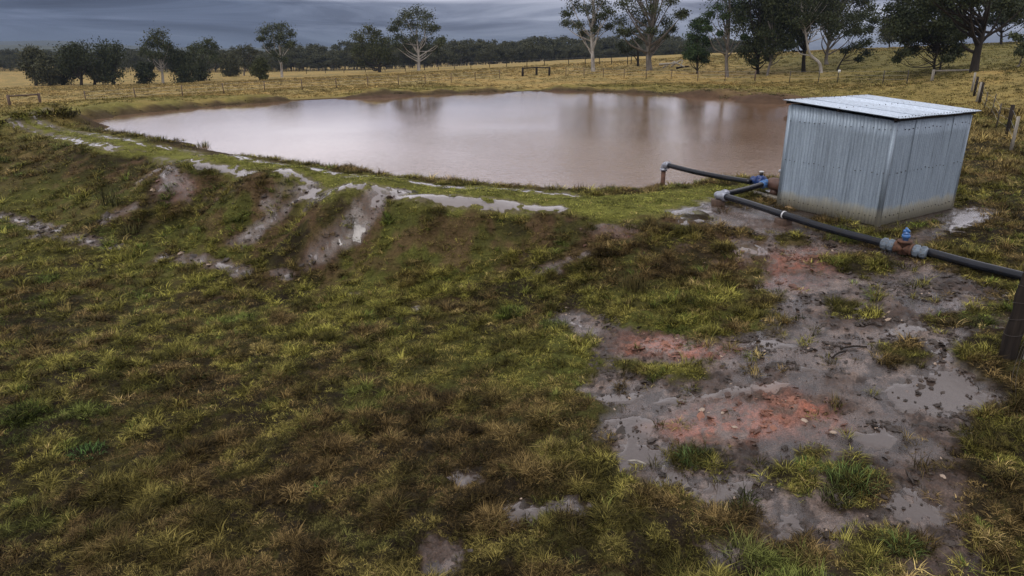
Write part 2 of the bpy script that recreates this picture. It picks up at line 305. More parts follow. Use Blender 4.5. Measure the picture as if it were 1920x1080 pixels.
def ground_material():
    m, nt, b, L = new_mat('ground_soil')
    at = N(nt, 'ShaderNodeAttribute', _attribute_name='tint'); aw = N(nt, 'ShaderNodeAttribute', _attribute_name='wet')
    tc = N(nt, 'ShaderNodeTexCoord')
    n1 = N(nt, 'ShaderNodeTexNoise', Scale=14.0, Detail=8.0, Roughness=.68); L(tc.outputs['Object'], n1.inputs['Vector'])
    n2 = N(nt, 'ShaderNodeTexNoise', Scale=48.0, Detail=6.0, Roughness=.7); L(tc.outputs['Object'], n2.inputs['Vector'])
    n3 = N(nt, 'ShaderNodeTexNoise', Scale=1.1, Detail=6.0, Roughness=.62); L(tc.outputs['Object'], n3.inputs['Vector'])
    r1 = ramp(nt, [(.28, (.52, .50, .48)), (.5, (.98, .98, .98)), (.72, (1.45, 1.42, 1.38))]); L(n1.outputs[0], r1.inputs[0])
    r3 = ramp(nt, [(.3, (.74, .72, .70)), (.7, (1.25, 1.26, 1.28))]); L(n3.outputs[0], r3.inputs[0])
    a = N(nt, 'ShaderNodeMix', _data_type='RGBA', _blend_type='MULTIPLY'); a.inputs[0].default_value = 1; L(at.outputs[0], a.inputs[6]); L(r1.outputs[0], a.inputs[7])
    c = N(nt, 'ShaderNodeMix', _data_type='RGBA', _blend_type='MULTIPLY'); c.inputs[0].default_value = 1; L(a.outputs[2], c.inputs[6]); L(r3.outputs[0], c.inputs[7])
    r2 = ramp(nt, [(.36, (.58, .57, .56)), (.5, (.96, .96, .96)), (.64, (1.5, 1.5, 1.5))]); L(n2.outputs[0], r2.inputs[0])
    g = N(nt, 'ShaderNodeMix', _data_type='RGBA', _blend_type='MULTIPLY'); g.inputs[0].default_value = 1; L(c.outputs[2], g.inputs[6]); L(r2.outputs[0], g.inputs[7])
    L(g.outputs[2], b.inputs['Base Color'])
    # wet mud shines where it has been pressed smooth
    ad = N(nt, 'ShaderNodeMath', _operation='MULTIPLY_ADD'); L(n1.outputs[0], ad.inputs[0]); ad.inputs[1].default_value = .9; ad.inputs[2].default_value = -.45
    su = N(nt, 'ShaderNodeMath', _operation='SUBTRACT'); L(aw.outputs['Fac'], su.inputs[0]); L(ad.outputs[0], su.inputs[1])
    rr = ramp(nt, [(.15, (.9, .9, .9)), (.55, (.42, .42, .42)), (.8, (.22, .22, .22)), (1.0, (.10, .10, .10))]); L(su.outputs[0], rr.inputs[0]); L(rr.outputs[0], b.inputs['Roughness'])
    sp = ramp(nt, [(.2, (.04, .04, .04)), (.7, (.45, .45, .45)), (1.0, (.85, .85, .85))]); L(su.outputs[0], sp.inputs[0]); L(sp.outputs[0], b.inputs['Specular IOR Level'])
    bs = N(nt, 'ShaderNodeBump', Strength=.55, Distance=.02); L(n1.outputs[0], bs.inputs['Height'])
    b2 = N(nt, 'ShaderNodeBump', Strength=.8, Distance=.012); L(n2.outputs[0], b2.inputs['Height']); L(bs.outputs[0], b2.inputs['Normal']); L(b2.outputs[0], b.inputs['Normal'])
    return m
def film_material():
    m, nt, b, L = new_mat('puddle_water')
    tc = N(nt, 'ShaderNodeTexCoord')
    at = N(nt, 'ShaderNodeAttribute', _attribute_name='tint'); L(at.outputs[0], b.inputs['Base Color'])
    b.inputs['Roughness'].default_value = .08; b.inputs['IOR'].default_value = 1.7
    n = N(nt, 'ShaderNodeTexNoise', Scale=16.0, Detail=5.0, Roughness=.6); L(tc.outputs['Object'], n.inputs['Vector'])
    bp = N(nt, 'ShaderNodeBump', Strength=.5, Distance=.006); L(n.outputs[0], bp.inputs['Height']); L(bp.outputs[0], b.inputs['Normal'])
    return m
def pond_material():
    m, nt, b, L = new_mat('muddy_water')
    tc = N(nt, 'ShaderNodeTexCoord')
    n0 = N(nt, 'ShaderNodeTexNoise', Scale=.09, Detail=3.0); L(tc.outputs['Object'], n0.inputs['Vector'])
    r0 = ramp(nt, [(.35, (.165, .098, .060)), (.65, (.195, .118, .074))]); L(n0.outputs[0], r0.inputs[0]); L(r0.outputs[0], b.inputs['Base Color'])
    b.inputs['Roughness'].default_value = .05; b.inputs['IOR'].default_value = 1.5
    mp = N(nt, 'ShaderNodeMapping'); mp.inputs['Scale'].default_value = (1.0, 2.1, 1.0); mp.inputs['Rotation'].default_value = (0, 0, .12); L(tc.outputs['Object'], mp.inputs[0])
    n1 = N(nt, 'ShaderNodeTexNoise', Scale=3.4, Detail=5.0, Roughness=.6, Distortion=.6); L(mp.outputs[0], n1.inputs['Vector'])
    n2 = N(nt, 'ShaderNodeTexNoise', Scale=.055, Detail=2.0); L(tc.outputs['Object'], n2.inputs['Vector'])
    # wind ruffles the near right hand end of the pond more than the sheltered left
    sx = N(nt, 'ShaderNodeSeparateXYZ'); L(tc.outputs['Object'], sx.inputs[0])
    mr = N(nt, 'ShaderNodeMapRange'); mr.inputs[1].default_value = -8; mr.inputs[2].default_value = 7; mr.inputs[3].default_value = .006; mr.inputs[4].default_value = .026; L(sx.outputs[0], mr.inputs[0])
    my = N(nt, 'ShaderNodeMapRange'); my.inputs[1].default_value = 55; my.inputs[2].default_value = 24; my.inputs[3].default_value = .35; my.inputs[4].default_value = 1.0; L(sx.outputs[1], my.inputs[0])
    ml = N(nt, 'ShaderNodeMath', _operation='MULTIPLY'); L(mr.outputs[0], ml.inputs[0]); L(my.outputs[0], ml.inputs[1])
    r2 = ramp(nt, [(.38, (.45, .45, .45)), (.62, (1.25, 1.25, 1.25))]); L(n2.outputs[0], r2.inputs[0])
    mk = N(nt, 'ShaderNodeMath', _operation='MULTIPLY'); L(ml.outputs[0], mk.inputs[0]); L(r2.outputs[0], mk.inputs[1])
    bp = N(nt, 'ShaderNodeBump', Strength=1.0); L(mk.outputs[0], bp.inputs['Distance']); L(n1.outputs[0], bp.inputs['Height']); L(bp.outputs[0], b.inputs['Normal'])
    return m
def tinted(name, rough, spec=.3, var=.35):
    """colour carried by each scattered piece, with a little change from blade to blade"""
    m, nt, b, L = new_mat(name)
    at = N(nt, 'ShaderNodeAttribute', _attribute_name='tint', _attribute_type='INSTANCER'); av = N(nt, 'ShaderNodeAttribute', _attribute_name='shade')
    sc = N(nt, 'ShaderNodeVectorMath', _operation='SCALE'); L(at.outputs['Color'], sc.inputs[0]); L(av.outputs['Fac'], sc.inputs['Scale']); L(sc.outputs[0], b.inputs['Base Color'])
    b.inputs['Roughness'].default_value = rough; b.inputs['Specular IOR Level'].default_value = spec
    return m
def leaf_material(name, c1, c2, c3):
    m, nt, b, L = new_mat(name)
    av = N(nt, 'ShaderNodeAttribute', _attribute_name='shade'); tc = N(nt, 'ShaderNodeTexCoord')
    n = N(nt, 'ShaderNodeTexNoise', Scale=.55, Detail=3.0); L(tc.outputs['Object'], n.inputs['Vector'])
    md = N(nt, 'ShaderNodeMath', _operation='MULTIPLY_ADD'); L(av.outputs['Fac'], md.inputs[0]); md.inputs[1].default_value = .55
    mm = N(nt, 'ShaderNodeMath', _operation='MULTIPLY'); L(n.outputs[0], mm.inputs[0]); mm.inputs[1].default_value = .5; L(mm.outputs[0], md.inputs[2])
    r = ramp(nt, [(.15, c1), (.5, c2), (.85, c3)]); L(md.outputs[0], r.inputs[0]); L(r.outputs[0], b.inputs['Base Color'])
    b.inputs['Roughness'].default_value = .6; b.inputs['Specular IOR Level'].default_value = .10
    return m
def sheet_material(name, base, rough):
    m, nt, b, L = new_mat(name)
    tc = N(nt, 'ShaderNodeTexCoord'); oi = N(nt, 'ShaderNodeObjectInfo')
    v = N(nt, 'ShaderNodeTexVoronoi', Scale=55.0); L(tc.outputs['Object'], v.inputs['Vector'])
    mp = N(nt, 'ShaderNodeMapping'); mp.inputs['Scale'].default_value = (9, 9, .5); L(tc.outputs['Object'], mp.inputs[0])
    st = N(nt, 'ShaderNodeTexNoise', Scale=2.0, Detail=6.0, Roughness=.65); L(mp.outputs[0], st.inputs['Vector'])
    n = N(nt, 'ShaderNodeTexNoise', Scale=3.0, Detail=7.0, Roughness=.7); L(tc.outputs['Object'], n.inputs['Vector'])
    sp = ramp(nt, [(0, (.86, .87, .88)), (1, (1.12, 1.12, 1.12))]); L(v.outputs['Color'], sp.inputs[0])
    rs = ramp(nt, [(.28, (.66, .66, .66)), (.5, (1.0, 1.0, 1.0)), (.72, (1.22, 1.21, 1.19))]); L(st.outputs[0], rs.inputs[0])
    a = N(nt, 'ShaderNodeMix', _data_type='RGBA', _blend_type='MULTIPLY'); a.inputs[0].default_value = 1; L(sp.outputs[0], a.inputs[6]); L(rs.outputs[0], a.inputs[7])
    mr = N(nt, 'ShaderNodeMapRange'); mr.inputs[3].default_value = .86; mr.inputs[4].default_value = 1.14; L(oi.outputs['Random'], mr.inputs[0])
    bc = N(nt, 'ShaderNodeVectorMath', _operation='SCALE'); bc.inputs[0].default_value = base; L(mr.outputs[0], bc.inputs['Scale'])
    c = N(nt, 'ShaderNodeMix', _data_type='RGBA', _blend_type='MULTIPLY'); c.inputs[0].default_value = 1; L(a.outputs[2], c.inputs[6]); L(bc.outputs[0], c.inputs[7])
    # mud splashed up the foot of the sheets
    sx = N(nt, 'ShaderNodeSeparateXYZ'); L(tc.outputs['Object'], sx.inputs[0])
    ad = N(nt, 'ShaderNodeMath', _operation='MULTIPLY_ADD'); L(n.outputs[0], ad.inputs[0]); ad.inputs[1].default_value = -.34; L(sx.outputs[2], ad.inputs[2])
    dr = ramp(nt, [(.0, (.85, .85, .85)), (.16, (.55, .55, .55)), (.26, (0, 0, 0))]); L(ad.outputs[0], dr.inputs[0])
    d = N(nt, 'ShaderNodeMix', _data_type='RGBA'); L(dr.outputs[0], d.inputs[0]); L(c.outputs[2], d.inputs[6]); d.inputs[7].default_value = (.36, .33, .24, 1)
    L(d.outputs[2], b.inputs['Base Color'])
    mt = ramp(nt, [(0, (.28, .28, .28)), (1, (0, 0, 0))]); L(dr.outputs[0], mt.inputs[0]); L(mt.outputs[0], b.inputs['Metallic'])
    b.inputs['Roughness'].default_value = rough
    bp = N(nt, 'ShaderNodeBump', Strength=.12, Distance=.004); L(n.outputs[0], bp.inputs['Height']); L(bp.outputs[0], b.inputs['Normal'])
    return m

GROUND, FILM, PONDM = ground_material(), film_material(), pond_material()
GRASS = tinted('grass_blades', .7, .06); CLOD = tinted('wet_clods', .5, .3)
LEAF_GUM = leaf_material('gum_leaves', (.017, .022, .010), (.040, .048, .020), (.085, .092, .040))
LEAF_DARK = leaf_material('dark_leaves', (.013, .018, .009), (.030, .037, .016), (.066, .072, .032))
LEAF_OLIVE = leaf_material('olive_leaves', (.020, .025, .009), (.046, .052, .018), (.088, .090, .034))
LEAF_GREEN = leaf_material('green_leaves', (.014, .026, .010), (.032, .054, .020), (.066, .094, .036))
LEAF_WOOD = leaf_material('wood_leaves', (.024, .026, .014), (.050, .052, .026), (.092, .090, .046))
BARK_PALE = simple('pale_bark', (.15, .135, .12), (.44, .41, .37), 1.9, .75, bump=.3, stretch=(1, 1, .35), wear=(.20, .16, .13), dist=.05)
BARK_GREY = simple('grey_bark', (.065, .055, .046), (.18, .155, .13), 2.2, .85, bump=.5, stretch=(1, 1, .3), wear=(.07, .055, .045), dist=.06)
BARK_DARK = simple('dark_bark', (.013, .011, .009), (.042, .034, .028), 3.0, .95, bump=.7, stretch=(1, 1, .25), dist=.08, spec=.15)
TIMBER_DARK = simple('wet_dark_timber', (.010, .008, .007), (.034, .026, .021), 5.0, .85, bump=.6, stretch=(3, 3, .3), dist=.02, spec=.15)
TIMBER_GREY = simple('weathered_timber', (.12, .105, .085), (.34, .31, .26), 5.0, .75, bump=.6, stretch=(3, 3, .25), dist=.02)
TIMBER_BROWN = simple('brown_timber', (.045, .026, .018), (.11, .066, .042), 5.0, .65, bump=.5, stretch=(3, 3, .3), dist=.02)
STEEL_DARK = simple('dark_steel', (.03, .027, .025), (.075, .06, .05), 9.0, .55, .4, .2)
WIRE = simple('galvanised_wire', (.3, .3, .3), (.5, .5, .49), 20, .4, .8, 0)
POLY = simple('black_polythene', (.006, .007, .010), (.015, .017, .023), 3.0, .2, 0, .06, wear=(.016, .014, .013), spec=.28)
COUPL = simple('grey_coupling', (.085, .11, .14), (.19, .23, .28), 8.0, .38, .15, .1, wear=(.13, .12, .11))
STEELBLUE = simple('galvanised_elbow', (.22, .24, .29), (.36, .38, .44), 8.0, .35, .5, .1, wear=(.2, .17, .15))
BLUE = simple('blue_enamel', (.010, .028, .12), (.022, .065, .24), 7.0, .3, 0, .05, wear=(.05, .06, .09))
LBLUE = simple('pale_blue_enamel', (.025, .10, .30), (.06, .18, .42), 7.0, .35, 0, .05, wear=(.12, .13, .14))
RUST = simple('rusty_iron', (.055, .026, .016), (.155, .072, .042), 9.0, .75, .2, .5, wear=(.035, .022, .018))
CAST = simple('brown_cast_iron', (.06, .032, .024), (.14, .075, .055), 7.0, .55, .1, .25)
CAPMAT = simple('pale_cap', (.42, .42, .44), (.6, .6, .62), 9, .4, .2, .05)
SHEET = sheet_material('galvanised_sheet', (.235, .285, .340), .5)
ROOFM = sheet_material('roof_sheet', (.50, .57, .66), .45)
SCREWM = simple('screw_heads', (.03, .03, .03), (.06, .055, .05), 20, .5, .5, 0)
STONE = simple('pale_stone', (.22, .16, .12), (.42, .33, .25), 8, .7, 0, .4)
HILLM = simple('forest_hill', (.020, .028, .020), (.045, .055, .035), .012, .9, 0, 0)
SIGNM = simple('white_plate', (.6, .6, .58), (.75, .75, .73), 12, .5, 0, 0)

# ------------------------------------------------------------------ object helpers
def tag(o, label=None, cat=None, group=None, kind=None):
    for k, v in (('label', label), ('category', cat), ('group', group), ('kind', kind)):
        if v: o[k] = v
    return o
def mesh_np(name, V, Fc, mats, smooth=False):
    """Fc: list of (n,k) index arrays (k = 3 or 4)"""
    me = bpy.data.meshes.new(name); V = np.asarray(V, np.float32)
    arrs = Fc if isinstance(Fc, list) else [Fc]
    me.vertices.add(len(V)); me.vertices.foreach_set('co', V.ravel())
    loops = np.concatenate([a.ravel() for a in arrs]).astype(np.int32)
    tot = np.concatenate([np.full(len(a), a.shape[1]) for a in arrs]).astype(np.int32)
    st = np.concatenate([[0], np.cumsum(tot)[:-1]]).astype(np.int32)
    me.loops.add(len(loops)); me.loops.foreach_set('vertex_index', loops)
    me.polygons.add(len(tot)); me.polygons.foreach_set('loop_start', st); me.polygons.foreach_set('loop_total', tot)
    if smooth: me.polygons.foreach_set('use_smooth', np.ones(len(tot), bool))
    me.update(calc_edges=True)
    for m in (mats if isinstance(mats, list) else [mats]): me.materials.append(m)
    return me
def link(name, me, parent=None, loc=None):
    o = bpy.data.objects.new(name, me); COL.objects.link(o)
    if parent: o.parent = parent
    if loc is not None: o.location = loc
    return o
def empty(name, loc, rz=0.0):
    o = bpy.data.objects.new(name, None); COL.objects.link(o); o.empty_display_size = .2
    o.location = loc; o.rotation_euler = (0, 0, rz); return o
class MB:
    def __init__(s): s.v = []; s.f3 = []; s.f4 = []; s.n = 0
    def add(s, V, F):
        for f in F: (s.f4 if len(f) == 4 else s.f3).append([i + s.n for i in f])
        s.v.append(np.asarray(V, float)); s.n += len(V)
    def tube(s, pts, rad, sides=8, cap=True):
        pts = np.asarray(pts, float); k = len(pts); rad = np.broadcast_to(rad, (k,))
        tan = np.gradient(pts, axis=0); tan /= np.linalg.norm(tan, axis=1)[:, None] + 1e-12
        ref = np.array([0, 0, 1.]) if abs(tan[0][2]) < .9 else np.array([1., 0, 0])
        a = np.cross(tan[0], ref); a /= np.linalg.norm(a); V = []
        th = np.arange(sides) * 2 * math.pi / sides
        for i in range(k):
            a = a - tan[i] * np.dot(a, tan[i]); a /= np.linalg.norm(a) + 1e-12; b = np.cross(tan[i], a)
            V.append(pts[i] + rad[i] * (np.cos(th)[:, None] * a + np.sin(th)[:, None] * b))
        V = np.concatenate(V); F = []
        for i in range(k - 1):
            for j in range(sides):
                F.append((i * sides + j, i * sides + (j + 1) % sides, (i + 1) * sides + (j + 1) % sides, (i + 1) * sides + j))
        if cap:
            V = np.concatenate([V, pts[:1], pts[-1:]]); c0, c1 = len(V) - 2, len(V) - 1
            for j in range(sides):
                F.append((c0, (j + 1) % sides, j)); F.append((c1, (k - 1) * sides + j, (k - 1) * sides + (j + 1) % sides))
        s.add(V, F); return s
    def box(s, c, h, M=None, taper=1.0):
        c = np.asarray(c, float); h = np.asarray(h, float)
        P = np.array([[x, y, z] for z in (-1, 1) for y in (-1, 1) for x in (-1, 1)], float)
        P[4:, :2] *= taper; P = P * h
        if M is not None: P = P @ np.asarray(M).T
        s.add(P + c, [(0, 2, 3, 1), (4, 5, 7, 6), (0, 1, 5, 4), (2, 6, 7, 3), (0, 4, 6, 2), (1, 3, 7, 5)]); return s
    def build(s, name, mat, parent=None, loc=None, smooth=False, bevel=0):
        V = np.concatenate(s.v); arr = []
        if s.f4: arr.append(np.array(s.f4))
        if s.f3: arr.append(np.array(s.f3))
        o = link(name, mesh_np(name, V, arr, mat, smooth), parent, loc)
        if bevel:
            b = o.modifiers.new('bevel', 'BEVEL'); b.width = bevel; b.segments = 2; b.limit_method = 'ANGLE'
        return o
def smooth_path(pts, k=6):
    pts = [np.asarray(p, float) for p in pts]; P = [2 * pts[0] - pts[1]] + pts + [2 * pts[-1] - pts[-2]]; out = []
    for i in range(1, len(P) - 2):
        for t in np.linspace(0, 1, k, endpoint=False):
            a, b, c, d = P[i - 1], P[i], P[i + 1], P[i + 2]
            out.append(.5 * (2 * b + (c - a) * t + (2 * a - 5 * b + 4 * c - d) * t * t + (3 * b - a - 3 * c + d) * t ** 3))
    out.append(pts[-1]); return np.array(out)

# ------------------------------------------------------------------ THE GROUND
def build_ground():
    th = np.radians(np.arange(-46, 46.01, .125)); side = np.radians(np.concatenate([np.arange(48, 60, 2), np.arange(60, 181, 6)]))
    th = np.concatenate([-side[::-1][:-0 or None], th, side]); th = th[(th > -math.pi + 1e-6)]
    r = np.concatenate([[1.0, 2.0, 2.6], 3.2 * 1.0062 ** np.arange(0, int(math.log(150 / 3.2) / math.log(1.0062)) + 1)])
    while r[-1] < 3500: r = np.append(r, r[-1] * 1.035)
    nr, nt = len(r), len(th)
    R, T = np.meshgrid(r, th, indexing='ij'); x = (R * np.sin(T)).ravel(); y = (R * np.cos(T)).ravel()
    base = terrain(x, y); Z = zones(x, y); D = Z['D']
    big, mid, fine = Z['big'], Z['mid'], Z['fine']; mud, film, clay = Z['mud'], Z['film'], Z['clay']
    hump = fbm(x, y, 2.3, 4, 71); lump = fbm(x, y, 6.5, 3, 83); crumb = fbm(x, y, 17, 3, 91)
    grassy = 1 - mud
    calm = np.clip(1 - Z['crest'] * .75, 0, 1) * np.clip(sstep(-.1, .6, Z['shed']), .05, 1) * (1 - .8 * sstep(2.5, .8, Z['pond']) * sstep(22, 28, D) * sstep(50, 46, D))
    amp = sstep(90, 30, D)
    rel = grassy * calm * ((hump - .5) * .16 + (lump - .5) * .10) * amp
    pock = np.abs(fbm(x, y, 4.2, 3, 97) - .5) * 2
    rel += mud * calm * ((lump - .5) * .07 + (crumb - .5) * .075 + (.25 - pock) * .05) * sstep(34, 16, D) * (1 - .6 * Z['slick'])
    rel += Z['bank'] * calm * (fbm(x, y, 1.1, 3, 5) - .5) * .13
    # slumped lip of the far bank
    rel += sstep(2.6, .3, np.abs(Z['pond'] - .9)) * sstep(40, 50, D) * (fbm(x, y, .8, 4, 31) - .45) * .55
    rel += sstep(.15, .8, Z['pond']) * sstep(3.2, 1.2, Z['pond']) * sstep(47, 53, D) * sstep(14, 4, x) * (.05 + .15 * fbm(x, y, .9, 3, 37))
    rel -= film * (.012 + .012 * sstep(.75, 1, film)) * sstep(60, 20, D)
    z = base + rel
    ring = (Z['pond'] > .2) & (Z['pond'] < 3) & (D > 14); z = np.where(ring, np.maximum(z, WATER + .05 * np.clip(Z['pond'], 0, 1)), z)
    # colours of soil, thatch and grass base
    def C(*c): return np.array(c)[None, :]
    def mix(a, b, w): return a + (b - a) * w[:, None]
    v = fbm(x, y, 1.4, 5, 101); v2 = fbm(x, y, .33, 4, 111); v3 = fbm(x, y, 5.5, 4, 121)
    col = mix(C(.020, .016, .008), C(.050, .044, .015), sstep(.35, .65, v))
    col = mix(col, C(.020, .015, .010), sstep(.48, .62, v3) * .85)
    col = mix(col, C(.10, .108, .024), Z['toe'] * .6 * sstep(.3, .6, v2))
    col = mix(col, C(.140, .142, .032), Z['crest'] * .9)
    col = mix(col, C(.085, .052, .030), Z['bank'] * sstep(.52, .66, v) * .8)
    gold = mix(C(.31, .22, .080), C(.225, .175, .066), sstep(.35, .65, v2))
    farw = Z['far'] * (1 - .75 * sstep(14, 3, Z['pond']))
    green = mix(C(.135, .128, .036), C(.20, .155, .048), sstep(.4, .6, v2))
    col = mix(col, green, sstep(30, 50, D) * (1 - Z['crest']))
    col = mix(col, gold, farw)
    # rough pasture, darker and more olive, under the gum trees on the rise
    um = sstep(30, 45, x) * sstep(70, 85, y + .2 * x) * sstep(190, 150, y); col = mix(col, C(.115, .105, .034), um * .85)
    shore = Z['shore'] * (Z['pond'] > -1.5)
    col = mix(col, C(.052, .035, .022), shore * np.where(D > 40, .92, .55))
    earth = sstep(6, 1.5, Z['pond'] + 2 * big) * sstep(14, 22, x) * sstep(45, 52, y); col = mix(col, C(.095, .056, .038), earth * .85)
    mcol = mix(C(.066, .045, .035), C(.132, .096, .078), sstep(.35, .65, v)); mcol = mix(mcol, C(.028, .018, .013), sstep(.50, .60, v3) * .85)
    bk = sstep(.2, .6, Z['bank']) * (x < 6); mcol = mix(mcol, C(.085, .055, .040), bk * .8)
    col = mix(col, mcol, mud); col = mix(col, C(.105, .080, .066), np.clip(Z['silt'] * 1.1, 0, .6))
    ccol = mix(C(.16, .080, .060), C(.255, .098, .062), sstep(.4, .65, v)); col = mix(col, ccol, clay * mud * (.12 + .85 * sstep(.42, .58, .6 * v3 + .4 * crumb)) * (1 - .75 * bk))
    col = np.where((Z['pond'] < -.3)[:, None], C(.075, .047, .03), col)
    col = mix(col, C(.034, .026, .020), sstep(.75, .15, Z['shed'] + .25 * mid) * .85)  # contact shadow painted round the shed foot, together with dark wet soil
    halo = sstep(.0, .5, film) * (1 - sstep(.5, 1, film)); col = mix(col, C(.045, .033, .026), halo * mud * .6)
    wet = np.clip(mud * (.50 + .4 * (v - .5) + .55 * Z['slick']) + film * .4 - clay * .15, 0, 1)
    # faces
    i = np.arange(nr - 1)[:, None]; j = np.arange(nt - 1)[None, :]
    q = np.stack([i * nt + j, (i + 1) * nt + j, (i + 1) * nt + j + 1, i * nt + j + 1], -1).reshape(-1, 4)
    q = q[:, ::-1]
    V = np.stack([x, y, z], 1)
    jw = np.stack([np.arange(nr - 1) * nt + nt - 1, np.arange(1, nr) * nt + nt - 1, np.arange(1, nr) * nt, np.arange(nr - 1) * nt], 1)[:, ::-1]
    V2 = np.concatenate([V, [[0, 0, zat(0, 0)]]]); c = len(V2) - 1
    tri = np.stack([np.full(nt, c), np.roll(np.arange(nt), -1), np.arange(nt)], 1)
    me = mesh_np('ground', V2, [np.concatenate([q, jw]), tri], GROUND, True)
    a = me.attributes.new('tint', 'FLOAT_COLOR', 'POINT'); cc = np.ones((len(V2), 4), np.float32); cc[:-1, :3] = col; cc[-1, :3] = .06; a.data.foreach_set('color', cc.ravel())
    a = me.attributes.new('wet', 'FLOAT', 'POINT'); a.data.foreach_set('value', np.append(wet, 0).astype(np.float32))
    tag(link('ground', me), 'wet paddock ground of grass and trampled mud falling away from the dam', kind='structure')
    # sheets of rain water lying in the tracks, rills and hollows
    fz = base + .030 * np.clip(film, 0, 1) - .036 + np.where(film > .02, 0, -.02)
    q2 = q[(film[q].max(1) > .05) & (D[q[:, 0]] < 75)]
    u, inv = np.unique(q2.ravel(), return_inverse=True)
    fcol = mix(np.broadcast_to(C(.068, .050, .041), (len(x), 3)), C(.22, .14, .11), clay); fcol = mix(fcol, C(.175, .150, .142), np.clip(Z['silt'] * 1.5, 0, 1))[u]
    me = mesh_np('puddles', np.stack([x, y, fz], 1)[u], inv.reshape(-1, 4), FILM, True)
    a = me.attributes.new('tint', 'FLOAT_COLOR', 'POINT'); a.data.foreach_set('color', np.concatenate([fcol, np.ones((len(u), 1))], 1).astype(np.float32).ravel())
    tag(link('puddles', me), 'rain water lying in the wheel tracks, rills and trampled mud', kind='structure')
    return z.min()
ZMIN = build_ground()

# pond surface: the outline runs on a little under the banks
c0 = POND.mean(0); V = [(c0[0], c0[1], WATER)]
for p in POND:
    d = p - c0; d = d * (1 + 1.1 / np.hypot(*d)); V.append((*(c0 + d), WATER))
k = len(POND); tri = np.array([(0, 1 + i, 1 + (i + 1) % k) for i in range(k)])
a_, b_, c_ = (np.array(V)[tri[0, i]] for i in range(3))
if np.cross(b_ - a_, c_ - a_)[2] < 0: tri = tri[:, ::-1]
tag(link('pond_water', mesh_np('pond_water', V, tri, PONDM)), 'muddy brown water of the farm dam reflecting the clouds', kind='structure')

# distant hills
def hills(name, prof, D, label):
    us = np.linspace(prof[0][0], prof[-1][0], 320); vs = np.interp(us, [p[0] for p in prof], [p[1] for p in prof])
    V = []; 
    for i, (u, v) in enumerate(zip(us, vs)):
        p = W(u, v, D=D); b = .5 + vnoise(np.array([i * .35]), np.array([D * .01]), 5)[0] + .6 * vnoise(np.array([i * 1.1]), np.array([3.]), 6)[0]
        top = p[2] + b * D * .0007
        for f, dd, s in ((0, -.18, 0), (.45, -.08, .5), (.85, -.025, .88), (1, 0, 1), (.9, .05, .9), (0, .22, 0)):
            V.append((p[0] * (1 + dd), D * (1 + dd) + 14 * (vnoise(np.array([i * .5]), np.array([f * 9.]), 8)[0] - .5), -6 + (top + 6) * s))
    n = 6; i = np.arange(len(us) - 1)[:, None]; j = np.arange(n - 1)[None, :]
    q = np.stack([i * n + j, (i + 1) * n + j, (i + 1) * n + j + 1, i * n + j + 1], -1).reshape(-1, 4)
    tag(link(name, mesh_np(name, V, q, HILLM, True)), label, kind='structure')
hills('hills', [(-600,84),(-250,80),(0,79),(100,77),(150,80),(230,86),(300,89),(420,92),(600,88),(640,90),(800,94),(1000,97),(1500,99),(2300,97)], 2700, 'low blue hills on the horizon')
hills('hills', [(-500,92),(-200,86),(0,86),(60,85),(120,88),(180,95),(260,99)], 1250, 'nearer wooded rise on the left horizon')

